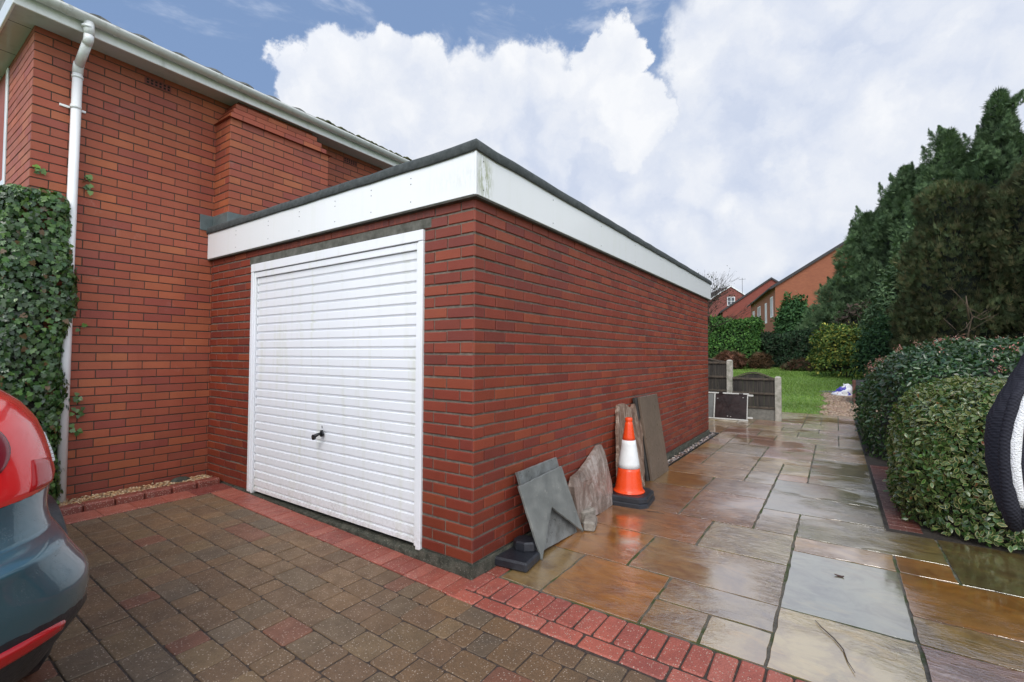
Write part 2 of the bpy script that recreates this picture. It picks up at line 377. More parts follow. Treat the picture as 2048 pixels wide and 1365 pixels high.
# ------------------------------------------------------------------ brick walling
def brick_col(kind):
    if kind == 'G':
        base = random.choice([(.245, .042, .018), (.26, .045, .018), (.23, .038, .017), (.25, .041, .017), (.20, .034, .019), (.285, .056, .021), (.245, .042, .018)])
    else:
        base = random.choice([(.36, .088, .040), (.345, .083, .040), (.37, .094, .042), (.335, .080, .040), (.355, .088, .040), (.30, .070, .042), (.41, .112, .046)])
    k = (.88+jit(.07)) if kind == 'G' else .94+jit(.05); return (base[0]*k, base[1]*k*(1+jit(.08)), base[2]*k)
def bricks(mb, O, ud, nd, u0, u1, z0, ncourse, kind='G', first_header=False, holes=(), joint=.0135, rec=.0085, clip=None, jog=None, parity=0, zs=.075):
    """courses of individual bricks on the plane through O, running along ud, facing nd; mat 0 brick, mat 1 mortar"""
    O = Vector(O); ud = Vector(ud); nd = Vector(nd); zz = Vector((0, 0, 1)); flip = ud.cross(zz).dot(nd) < 0
    def addq(vs, fs, mat, col): mb.add(vs, [f[::-1] for f in fs] if flip else fs, mat, col)
    def one(a, b, z, h, c):
        j = joint/2; a += j*.7; b -= j*.7
        if b-a < .012: return
        o = jit(.0016 if kind == 'G' else .0008); tz = jit(.0018 if kind == 'G' else .0008); P = lambda u, zq, n: O+ud*u+zz*(zq-O.z)+nd*(n+o)
        ch = .0035 if kind == 'G' else .002
        za, zb = z+j+tz, z+h-j+tz+jit(.0008)
        vs = []
        for (k, n) in ((0, -rec-.006), (0, -ch), (ch, 0)):
            vs += [P(a+k, za+k, n), P(b-k, za+k, n), P(b-k, zb-k, n), P(a+k, zb-k, n)]
        fs = [(8, 9, 10, 11)]
        for q in (0, 4):
            for i in range(4): fs.append((q+i, q+(i+1) % 4, q+4+(i+1) % 4, q+4+i))
        addq(vs, fs, 0, c)
    for r in range(ncourse):
        z = z0+r*zs; u = u0; first = True
        hdr = ((r+parity) % 2 == 0)
        while u < u1-1e-4:
            L = .225
            if first and hdr: L = .1125
            first = False
            e = min(u+L, u1)
            if u1-e < .03: e = u1
            segs = [(u, e)]
            for (hu0, hu1, hz0, hz1) in holes:
                if z+zs*.5 > hz0 and z+zs*.5 < hz1:
                    ns = []
                    for s0, s1 in segs:
                        if s1 <= hu0 or s0 >= hu1: ns.append((s0, s1)); continue
                        if s0 < hu0: ns.append((s0, hu0))
                        if s1 > hu1: ns.append((hu1, s1))
                    segs = ns
            c = brick_col(kind)
            for s0, s1 in segs: one(s0, s1, z, zs, c)
            u = e
    # mortar sheet, split round the holes
    zt = z0+ncourse*zs
    us = sorted({u0, u1, *[min(max(h[0], u0), u1) for h in holes], *[min(max(h[1], u0), u1) for h in holes]})
    zl = sorted({z0, zt, *[min(max(h[2], z0), zt) for h in holes], *[min(max(h[3], z0), zt) for h in holes]})
    for i in range(len(us)-1):
        for k in range(len(zl)-1):
            um, zm = (us[i]+us[i+1])/2, (zl[k]+zl[k+1])/2
            if any(h[0] < um < h[1] and h[2] < zm < h[3] for h in holes): continue
            P = lambda u, zq: O+ud*u+zz*(zq-O.z)+nd*(-rec)
            addq([P(us[i], zl[k]), P(us[i+1], zl[k]), P(us[i+1], zl[k+1]), P(us[i], zl[k+1])], [(0, 1, 2, 3)], 1, (1, 1, 1))

# ------------------------------------------------------------------ ground
SL = .025
def gz(x): return max(0.0, -SL*x) if x < 0 else 0.0
def terr(x, y):
    t = max(0.0, y-11.0); return -.05+.043*t*(1-math.exp(-t/6.0))+(.25*max(0, 1-abs(x+2)/9) if False else 0)
def ground_sheet():
    xs = np.unique(np.concatenate([np.linspace(-900, -60, 12), np.linspace(-60, 60, 81), np.linspace(60, 900, 12)]))
    ys = np.unique(np.concatenate([np.linspace(-900, -20, 8), np.linspace(-20, 60, 101), np.linspace(60, 1200, 14)]))
    V = []
    for y in ys:
        for x in xs:
            z = terr(x, min(y, 60)); z += .03*mn.noise(Vector((x*.25, y*.25, 0))) if y > 12 else 0
            V.append((x, y, z))
    nx = len(xs); F = [(j*nx+i, j*nx+i+1, (j+1)*nx+i+1, (j+1)*nx+i) for j in range(len(ys)-1) for i in range(nx-1)]
    m, T = newmat('lawn_turf'); n = T.noise(T.P, 1.3, 6, .65); f = T.noise(T.P, 25, 4, .7)
    c = T.ramp(n, [(.3, (.12, .20, .04)), (.5, (.16, .27, .055)), (.7, (.21, .32, .075))])
    c = T.mix(T.maprange(f, .45, .7, 0, .6), c, (.03, .06, .012))
    T.set(T.p.inputs['Base Color'], c); T.p.inputs['Roughness'].default_value = .8; T.set(T.p.inputs['Normal'], bump(T, f, .04))
    struct(npmesh('lawn', np.array(V), np.array(F), m, smooth=True))
ground_sheet()

def slab_piece(mb, x0, x1, y0, y1, ztop, gap, col, ch=.006, wob=.003, th=.035, seg=.07, zf=None, tilt=0, round_=0.0):
    """one paving unit with a slightly uneven outline and a worn edge; col rgba"""
    g = gap/2; x0 += g; x1 -= g; y0 += g; y1 -= g; pts = []
    nx = max(1, int((x1-x0)/seg)); ny = max(1, int((y1-y0)/seg)); r = min(round_, (x1-x0)*.3, (y1-y0)*.3)
    if r > 0:
        for cx, cy, a0 in ((x1-r, y0+r, -90), (x1-r, y1-r, 0), (x0+r, y1-r, 90), (x0+r, y0+r, 180)):
            for k in (0, 45, 90):
                a = math.radians(a0+k); pts.append((cx+r*math.cos(a)+jit(wob), cy+r*math.sin(a)+jit(wob)))
    else:
        for i in range(nx): pts.append((x0+(x1-x0)*i/nx, y0))
        for i in range(ny): pts.append((x1, y0+(y1-y0)*i/ny))
        for i in range(nx): pts.append((x1-(x1-x0)*i/nx, y1))
        for i in range(ny): pts.append((x0, y1-(y1-y0)*i/ny))
        pts = [(p[0]+jit(wob), p[1]+jit(wob)) for p in pts]
    n = len(pts); cx, cy = (x0+x1)/2, (y0+y1)/2; tx, ty = jit(tilt), jit(tilt)
    zz = lambda x, y, d: ztop+d+(zf(x) if zf else 0)+(x-cx)*tx+(y-cy)*ty
    V = []; w_ = max(x1-x0, .01); h_ = max(y1-y0, .01)
    for (k, d) in ((0, -th), (0, -ch), (ch*.45, -ch*.3), (ch*1.3, 0)):
        for (x, y) in pts:
            X = cx+(x-cx)*(1-2*k/w_); Y = cy+(y-cy)*(1-2*k/h_); V.append((X, Y, zz(X, Y, d)))
    F = []
    for q in range(3):
        for i in range(n): F.append((q*n+i, q*n+(i+1) % n, (q+1)*n+(i+1) % n, (q+1)*n+i))
    F.append(tuple(3*n+i for i in range(n)))
    mb.add(V, F, 0, col)

GX, GY, PX, PY = .12, .12, .2871, .30
def patio():
    mb = MB(); occ = set()
    K = .42
    def slab(i, j, w_, h_, rgb, flat=.6):
        for a in range(i, i+w_):
            for b in range(j, j+h_): occ.add((a, b))
        c = tuple(min(1, x*1.0) for x in lin(rgb)); c = (c[0]*.83, c[1]*.84, c[2]*.68)
        slab_piece(mb, GX+i*PX, GX+(i+w_)*PX, GY+j*PY, GY+(j+h_)*PY, jit(.0012), .016, (*c, flat), ch=.0009, wob=.004, tilt=.0010)
    man = [(0,0,1,2,(158,128,88),.3),(1,0,2,2,(170,116,58),.45),(3,0,1,1,(150,118,78),.5),(4,0,1,1,(178,150,112),.6),(3,1,2,1,(150,124,96),.55),
      (0,2,2,2,(168,114,60),.7),(2,2,3,2,(154,124,90),.7),(5,0,2,2,(198,170,122),.8),(5,2,2,3,(140,136,124),.03),(5,5,2,1,(176,138,104),.5),
      (0,4,3,2,(160,110,72),.6),(3,4,2,2,(170,148,120),.7),(5,6,3,2,(128,110,74),.8),(7,5,1,1,(154,104,60),.4),(7,3,3,2,(158,102,44),.35),(7,2,3,1,(166,126,72),.5),
      (7,0,3,2,(160,104,76),.6),(8,5,3,3,(98,84,58),.4),(4,6,1,2,(148,120,92),.6),(2,6,2,3,(150,104,62),1.0),(0,6,2,3,(140,98,62),.7),
      (4,8,3,2,(126,112,90),1.0),(4,10,3,2,(112,100,70),1.0),(2,9,2,2,(150,118,96),1.0),(0,9,2,2,(138,104,58),.9),(5,12,2,2,(120,104,66),1.2),(5,14,2,3,(116,98,66),1.2)]
    for m_ in man: slab(*m_)
    pal = [(166,126,84),(172,134,94),(178,144,98),(156,120,78),(184,154,112),(160,106,78),(174,144,88),(170,124,90),(152,124,90)]
    J1 = int((10.85-GY)/PY)
    for j in range(0, J1+1):
        for i in range(-18, 7):
            if (i, j) in occ or (j < 2 and i > 6): continue
            if i < 0 and j < 21: continue
            if i < -7 and j < 21: continue
            def free(w_, h_): return all((a, b) not in occ and a < 7 and b <= J1 for a in range(i, i+w_) for b in range(j, j+h_))
            opts = [o for o in ((3,2),(2,2),(2,3),(2,2),(2,1),(1,2),(3,2),(1,1)) if free(*o)]
            o = random.choice(opts[:-1] or opts) if random.random() < .85 else opts[-1]
            slab(i, j, *o, random.choice(pal), random.uniform(.8, 1.4))
    p = mb.build('patio', M_slab); struct(p)
    b = MB(); b.box(.0, 3.6, .115, 3.0, -.045, -.006, 0); b.box(.0, 2.14, 3.0, 10.9, -.046, -.006, 0); b.box(-5.2, .0, 6.44, 10.9, -.047, -.006, 0)
    struct(b.build('patio_bed', M_joint))
patio()

def driveway():
    mb = MB(); P = .16
    pal = [(.185, .112, .058), (.17, .106, .056), (.165, .102, .056), (.19, .114, .058), (.175, .104, .056), (.20, .088, .052), (.16, .108, .062), (.19, .124, .064), (.15, .106, .066), (.17, .104, .056)]
    y = -.215; row = 0
    while y > -4.6:
        x = -2.93 + random.choice((0, .03, -.05)); x = -2.93
        while x < 4.2:
            L = random.choice((.12, .16, .16, .20, .24)) if row else random.choice((.12, .16, .2))
            d = P
            if row == 0 and x > -.1: pass
            c = random.choice(pal); k = 1+jit(.10)
            # the front edging beyond the corner starts lower
            slab_piece(mb, x, min(x+L, 4.25), y-d, y-(.018 if (row == 0 and x > .1) else 0), jit(.0025)-.002, .006, (*[v*k for v in c], 1), ch=.004, wob=.0022, th=.03, zf=gz, tilt=.010, round_=.013)
            x += L
        y -= P; row += 1
    struct(mb.build('driveway', M_block))
    rb = MB(); red = [(.40, .108, .074), (.37, .098, .068), (.43, .12, .083), (.35, .096, .070), (.46, .14, .098)]
    x = -2.93
    while x < -.02:
        c = random.choice(red); slab_piece(rb, x, x+.1025, -.215, -.012, .002+jit(.0015), .005, (*[v*.85 for v in c], 1), ch=.004, wob=.001, th=.04, zf=gz, tilt=.004); x += .1025
    x = .0; 
    while x < 4.2:
        c = random.choice(red); slab_piece(rb, x, x+.104, -.108, .112, .002+jit(.002), .009, (*c, 1), ch=.006, wob=.0022, th=.04, tilt=.008, round_=.012); x += .104
    x = -.02
    while x < 4.2:
        c = random.choice(red); slab_piece(rb, x, x+.206, -.222, -.112, .001+jit(.002), .009, (*c, 1), ch=.006, wob=.0022, th=.04, tilt=.008, round_=.012); x += .206
    y = .116   # red blocks along the foot of the garage side wall
    while y < 3.0:
        c = random.choice(red); slab_piece(rb, .012, .112, y, y+.205, .001+jit(.0015), .006, (*[v*.7 for v in c], 1), ch=.004, wob=.001, th=.04); y += .205
    y = -.32   # flat red row in front of the kerb
    while y > -3.4:
        c = random.choice(red); slab_piece(rb, -3.16, -2.935, y-.105*0-.22, y, .002, .005, (*[v*.8 for v in c], 1), ch=.004, wob=.001, th=.04, zf=gz); y -= .22
    slab_piece(rb, -3.16, -2.935, -.32, -.01, .002, .005, (.22, .05, .04, 1), ch=.004, wob=.001, th=.04, zf=gz)
    y = 2.54   # brick edging of the planting bed
    while y < 5.1:
        c = random.choice(red); slab_piece(rb, 2.15, 2.36, y, y+.105, .003+jit(.002), .006, (*[v*.30 for v in c], 1), ch=.004, wob=.001, th=.04); y += .105
    struct(rb.build('block_edging', M_redblock))
    j = MB()
    j.add([(-6, -5, gz(-6)-.007), (0, -5, -.007), (0, .0, -.007), (-6, .0, gz(-6)-.007)], [(0, 1, 2, 3)])
    j.add([(0, -5, -.007), (4.4, -5, -.007), (4.4, .12, -.007), (0, .12, -.007)], [(0, 1, 2, 3)])
    j.add([(0.0, .12, -.009), (.115, .12, -.009), (.115, 3.0, -.009), (0, 3.0, -.009)], [(0, 1, 2, 3)])
    j.add([(2.14, 2.53, -.009), (2.38, 2.53, -.009), (2.38, 5.12, -.009), (2.14, 5.12, -.009)], [(0, 1, 2, 3)])
    struct(j.build('joint_sand', M_jointD))
    # raised kerb at the foot of the house wall
    kb = MB(); y = -.02
    while y > -1.6:
        c = random.choice(red); c = tuple(v*.62 for v in c); L = .205
        z = gz(-3.2)
        kb.box(-3.28, -3.17, y-L+.003, y-.003, z-.02, z+.055, 0, (*c, 1), bev=.012); y -= L
    k = kb.build('kerb', M_redblock); struct(k)
driveway()

def pebbles(name, n, fn, size, pal, label=None, flat=.6, mat=None, kind='stuff', cat='gravel'):
    ico = [(0, 0, 1), (.894, 0, .447), (.276, .851, .447), (-.724, .526, .447), (-.724, -.526, .447), (.276, -.851, .447), (.724, .526, -.447), (-.276, .851, -.447), (-.894, 0, -.447), (-.276, -.851, -.447), (.724, -.526, -.447), (0, 0, -1)]
    IF = [(0,1,2),(0,2,3),(0,3,4),(0,4,5),(0,5,1),(1,6,2),(2,7,3),(3,8,4),(4,9,5),(5,10,1),(6,7,2),(7,8,3),(8,9,4),(9,10,5),(10,6,1),(11,7,6),(11,8,7),(11,9,8),(11,10,9),(11,6,10)]
    I = np.array(ico); F0 = np.array(IF)
    c = np.array([fn() for _ in range(n)]); s = size*(rng.uniform(.55, 1.25, n))
    sc3 = np.stack([s*rng.uniform(.8, 1.3, n), s*rng.uniform(.6, 1.0, n), s*flat*rng.uniform(.7, 1.1, n)], 1)
    a = rng.uniform(0, 6.28, n); V = I[None]*sc3[:, None]*(1+rng.uniform(-.15, .15, (n, 12, 1)))
    X = V[..., 0]*np.cos(a)[:, None]-V[..., 1]*np.sin(a)[:, None]; Y = V[..., 0]*np.sin(a)[:, None]+V[..., 1]*np.cos(a)[:, None]
    V = np.stack([X, Y, V[..., 2]], -1)+c[:, None]
    F = (F0[None]+12*np.arange(n)[:, None, None]).reshape(-1, 3)
    pc = np.array(pal)[rng.integers(0, len(pal), n)]*rng.uniform(.75, 1.25, (n, 1)); C = np.ones((n*12, 4)); C[:, :3] = np.repeat(pc, 12, 0)
    o = npmesh(name, V.reshape(-1, 3), F, mat, C, smooth=True)
    if kind == 'stuff': tag(o, label, cat, kind='stuff')
    else: struct(o)
    return o
mpeb, Tp = newmat('wet_pebble'); ap = attr(Tp); Tp.set(Tp.p.inputs['Base Color'], ap.outputs['Color']); Tp.p.inputs['Roughness'].default_value = .3
M_peb = mpeb
bb = MB(); bb.box(-3.55, -3.27, -1.7, .0, .02, .105, 0); struct(bb.build('gravel_bed', M_soil))
pebbles('gravel', 2600, lambda: (random.uniform(-3.50, -3.285), random.uniform(-1.25, -.03), .108+random.random()**2*.02), .011,
        [(.38, .22, .10), (.30, .16, .08), (.50, .38, .24), (.22, .12, .07), (.42, .30, .18)], 'golden gravel strip behind the red kerb by the house wall', mat=M_peb)
# gravel path at the back, ragged edge towards the lawn
def gp():
    y = random.uniform(10.9, 16.8); x0 = 1.62-.025*(y-11)+.28*mn.noise(Vector((y*.9, 3, 0)))+random.gauss(0, .05)
    x = random.uniform(x0, 2.9); return (x, y, terr(x, y)+.02+random.random()*.012)
pb = MB()
for i in range(12):
    y0, y1 = 10.9+i*.5, 11.4+i*.5; pb.quad((1.75-.03*i/2, y0, terr(0, y0)+.015), (3.0, y0, terr(0, y0)+.015), (3.0, y1, terr(0, y1)+.015), (1.75-.03*(i+1)/2, y1, terr(0, y1)+.015))
struct(pb.build('gravel_path', M_soil))
pebbles('path_gravel', 9000, gp, .022, [(.34, .23, .14), (.27, .17, .10), (.42, .33, .23), (.22, .14, .09), (.36, .24, .18)], 'wet brown gravel path running beside the lawn', mat=M_peb)
# pebble channel along the garage wall
ch = MB(); ch.box(.002, .012, 3.05, 6.5, -.03, .012, 0); ch.box(.112, .119, 3.05, 6.5, -.03, .014, 0); ch.box(.012, .112, 3.05, 6.5, -.03, -.012, 0)
ch.box(-.05, .119, 6.5, 6.62, -.03, .010, 0)
tag(ch.build('drain_channel', M_black), 'black edged drainage channel holding pebbles along the garage side wall', 'drain channel')
pebbles('channel_pebbles', 420, lambda: (random.uniform(.025, .1), random.uniform(3.1, 6.5), random.uniform(-.004, .012)), .019,
        [(.12, .11, .12), (.30, .24, .20), (.06, .06, .07), (.42, .36, .32), (.16, .10, .08)], 'dark and pale pebbles lying in the drainage channel', mat=M_peb, cat='pebbles')

# ------------------------------------------------------------------ garage
GL = 6.40; WX = -3.53; DR = -.4327; DL = DR-2.2582; H0 = .083
def garage():
    g = thing('garage', 'flat roofed red brick garage with deep white fascia and slatted white door', 'garage', (-1.7, 3.0, 0))
    mb = MB()
    holes = [(-DR, -DL, 0, 2.262)]                     # u runs from the corner towards -x
    bricks(mb, (0, 0, H0), (-1, 0, 0), (0, -1, 0), 0, 3.53, H0, 30, 'G', holes=holes, parity=1)
    bricks(mb, (0, 0, H0), (0, 1, 0), (1, 0, 0), 0, GL, H0, 30, 'G', parity=0)
    bricks(mb, (0, GL, H0), (-1, 0, 0), (0, 1, 0), 0, 3.53, H0, 30, 'G', parity=1)
    # cut brick ends standing on the lintel
    x = -.375
    while x > -2.73:
        wd = random.uniform(.060, .075); c = brick_col('G'); c = tuple(v*.8 for v in c)
        mb.box(x-wd+.006, x-.006, -.001, .02, 2.268, 2.335, 0, (*c, 1), bev=.003); x -= wd
    mb.box(-2.74, -.37, .012, .02, 2.26, 2.335, 1)
    mb.box(-3.52, -.02, .105, .11, 0, 2.33, 1)          # inner leaf keeps daylight out
    for (a, b) in ((DR-.004, DR+.0005), (DL-.0005, DL+.004)): mb.box(a, b, .012, .10, 0, 2.2, 1)
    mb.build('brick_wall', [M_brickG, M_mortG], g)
    pl = MB()
    def strip(P0, P1, nrm):
        n = 26; rows = []
        for i in range(n+1):
            t = i/n; p = Vector(P0).lerp(Vector(P1), t); nn = Vector(nrm)
            rows.append([p+nn*(.006+jit(.003))+Vector((0, 0, -.06)), p+nn*(.008+jit(.004))+Vector((0, 0, .03)), p+nn*(.004+jit(.003))+Vector((0, 0, H0-.004)), p-nn*.03+Vector((0, 0, H0-.002))])
        pl.rings(rows, 0, closed=False, cap0=False, cap1=False, smooth=False)
    def prow(x, y, nx, ny):
        r_ = lambda a: a+jit(.003)
        return [(x+nx*(.012+a), y+ny*(.012+a), z_) for a, z_ in ((r_(0), -.06), (r_(.004), .02), (r_(.002), .045), (r_(-.001), H0-.006), (-.04, H0-.003))]
    pts = [(-.45+.45*i/16, 0, 0, -1) for i in range(16)]+[(0, 0, 1, -1)]+[(0, GL*i/150, 1, 0) for i in range(1, 151)]
    pl.rings([prow(*p_) for p_ in pts], 0, closed=False, cap0=False, cap1=False, smooth=False)
    pl.rings([prow(-3.53+.85*i/24, 0, 0, -1) for i in range(25)], 0, closed=False, cap0=False, cap1=False, smooth=False)
    pl.build('plinth', M_plinth, g)
    th = MB(); n = 30; rows = []
    for i in range(n+1):
        x = DR+.03+(DL-DR-.06)*i/n; rows.append([(x, -.010, gz(x)-.02), (x, -.008, gz(x)+.004+.5*(H0-.012-gz(x))*random.uniform(.2, 1)), (x, .02+jit(.01), max(H0-.026, gz(x)+.002)+jit(.003)), (x, .12, H0-.02)])
    th.rings(rows, 0, closed=False, cap0=False, cap1=False, smooth=False); th.build('threshold', M_plinth, g)
    li = MB(); li.box(-2.735, -.365, -.003, .02, 2.193, 2.262, 0, bev=.004); li.build('lintel', M_lintel, g)
    # fascia
    f = MB(); OX, OY, Z0, Z1 = .043, .043, 2.33, 2.60
    f.box(WX+.002, OX-.010, -OY, -OY+.018, Z0, Z1, 0, bev=.002)
    f.box(OX-.018, OX, -OY+.018, GL+.045, Z0, Z1, 0, bev=.002)
    f.box(OX-.012, OX+.003, -OY-.003, -OY+.012, Z0-.004, Z1, 0, bev=.002)   # corner trim
    f.box(WX+.002, OX-.02, GL+.027, GL+.045, Z0, Z1, 0)
    for x in (-2.93, -2.34, -1.85, -1.36, -.93, -.52):
        for z in (2.38, 2.50, 2.54): f.lathe([(.004, 0), (.004, .003)], (0, 0, 0), 6) if False else f.box(x-.003, x+.003, -OY-.002, -OY, z-.003, z+.003, 1)
    for y in (.03, .9, 1.8, 2.7, 3.6): 
        for z in (2.37, 2.55): f.box(OX, OX+.002, y-.003, y+.003, z-.003, z+.003, 1)
    f.build('fascia', [M_fascia, M_black], g)
    so_ = MB(); so_.box(WX+.002, OX-.004, -OY+.004, .004, Z0-.012, Z0-.001, 0); so_.box(.004, OX-.004, .004, GL+.04, Z0-.012, Z0-.001, 0); so_.build('drip_batten', M_concrete, g)
    r = MB()
    def felt(P0, P1, nrm, up=.0):   # rounded felt kerb running round the roof edge
        prof = [(-.30, .0), (-.16, .005), (-.09, .045), (-.03, .066), (.006, .060), (.016, .04), (.016, -.006), (.008, -.012), (.0, -.006)]
        L = (Vector(P1)-Vector(P0)).length; n = int(L/.22); rows = []
        for i in range(n+1):
            t = i/n; p = Vector(P0).lerp(Vector(P1), t); jz = jit(.003)
            rows.append([p+Vector(nrm)*(a+jit(.0012))+Vector((0, 0, b+jz+jit(.0015))) for a, b in prof])
        r.rings(rows, 0, closed=False, cap0=False, cap1=False, smooth=True)
    OX2 = OX
    # mitred at the corner by running both profiles past each other
    prof = [(-.30, .0), (-.16, .005), (-.09, .045), (-.03, .066), (.004, .060), (.014, .042), (.015, -.004), (.008, -.012), (.0, -.006)]
    def at_(k, a): # path points with corner mitre
        return None
    path = []
    n1 = 18
    for i in range(n1): path.append((WX-.0+ (OX-WX)*i/n1, -OY, 0))
    rows = []
    for i in range(n1): 
        x = WX+(OX-WX)*i/n1; jz = jit(.003); rows.append([(x, -OY-a, Z1+b+jz+jit(.0012)) for a, b in prof])
    rows.append([(OX+a, -OY-a, Z1+b+.006) for a, b in prof])
    n2 = 32
    for i in range(1, n2+1):
        y = -OY+(GL+.05+OY)*i/n2; jz = jit(.003); rows.append([(OX+a, y, Z1+b+jz+jit(.0012)) for a, b in prof])
    r.rings(rows, 0, closed=False, cap0=False, cap1=False, smooth=True)
    r.box(WX+.002, OX-.25, -OY+.28, GL+.02, Z1-.04, Z1+.002, 0)
    r.build('felt_roof', M_felt, g)
    # ---- door
    fr = MB()
    Y = -.006
    d = MB(); z0, z1 = H0+.012, 2.060
    n = 26; p = (z1-z0-.032)/n; rows = []; dx0, dx1 = DL+.075, DR-.072
    prof = [(.030, z0)]
    prof += [(.006, z0), (.006, z0+.03)]
    for i in range(n):
        a = z0+.03+i*p; prof += [(.0215, a+.0005), (.0215, a+.006), (.0072, a+.0235), (.0065, a+p-.0005)]
    prof += [(.03, z1)]
    d.rings([[(dx0, Y+.012+y, z) for y, z in prof], [(dx1, Y+.012+y, z) for y, z in prof]], 0, closed=False, cap0=False, cap1=False, smooth=False)
    dp = None
    door = MB()
    # frame: outer timber jambs and head, inner steel channels, all butted end to end
    jz = H0-.002
    door.box(DL, DL+.045, -.012, .06, jz, 2.115, 0, bev=.003); door.box(DR-.045, DR, -.012, .06, jz-.012, 2.115, 0, bev=.003)
    door.box(DL, DR, -.014, .06, 2.117, 2.191, 0, bev=.003)
    door.box(DL+.046, DL+.070, -.004, .06, jz-.01, 2.112, 0, bev=.003); door.box(DR-.067, DR-.046, -.004, .06, jz+.004, 2.112, 0, bev=.003)
    door.box(DL+.071, DR-.068, -.003, .06, 2.062, 2.112, 0, bev=.003)
    dr = door.build('garage_door', M_door, g)
    d.build('slatted_panel', M_door, dr)
    hb = MB()
    hc = Vector((-1.545, -.004, .715))
    # pear-shaped backplate, turning handle and the key standing above it
    hb.rings([[hc+Vector((math.cos(a)*.017*(1 if math.sin(a) > 0 else 1.25), y, math.sin(a)*(.03 if math.sin(a) > 0 else .024)+.006)) for a in [2*math.pi*k/16 for k in range(16)]] for y in (.008, -.006)], 0)
    hb.tube([hc+Vector((0, -.004, .008)), hc+Vector((-.002, -.03, .006)), hc+Vector((-.012, -.05, -.006)), hc+Vector((-.02, -.055, -.014))], [.011, .012, .015, .011], 12)
    hb.rings([[hc+Vector((-.022+math.cos(a)*.019, y, -.016+math.sin(a)*.022)) for a in [2*math.pi*k/16 for k in range(16)]] for y in (-.045, -.058, -.062)], 0)
    hb.tube([hc+Vector((.012, -.004, .05)), hc+Vector((.012, -.006, .072))], .003, 8)
    h = hb.build('handle', M_black, dr)
    kb = MB(); kb.rings([[hc+Vector((-.022+math.cos(a)*.007, y, -.016+math.sin(a)*.008)) for a in [2*math.pi*k/10 for k in range(10)]] for y in (-.060, -.064)], 0)
    kb.build('lock_barrel', simple('brushed_metal', (.5, .5, .48), .3, metal=1), dr)
    return g
garage()

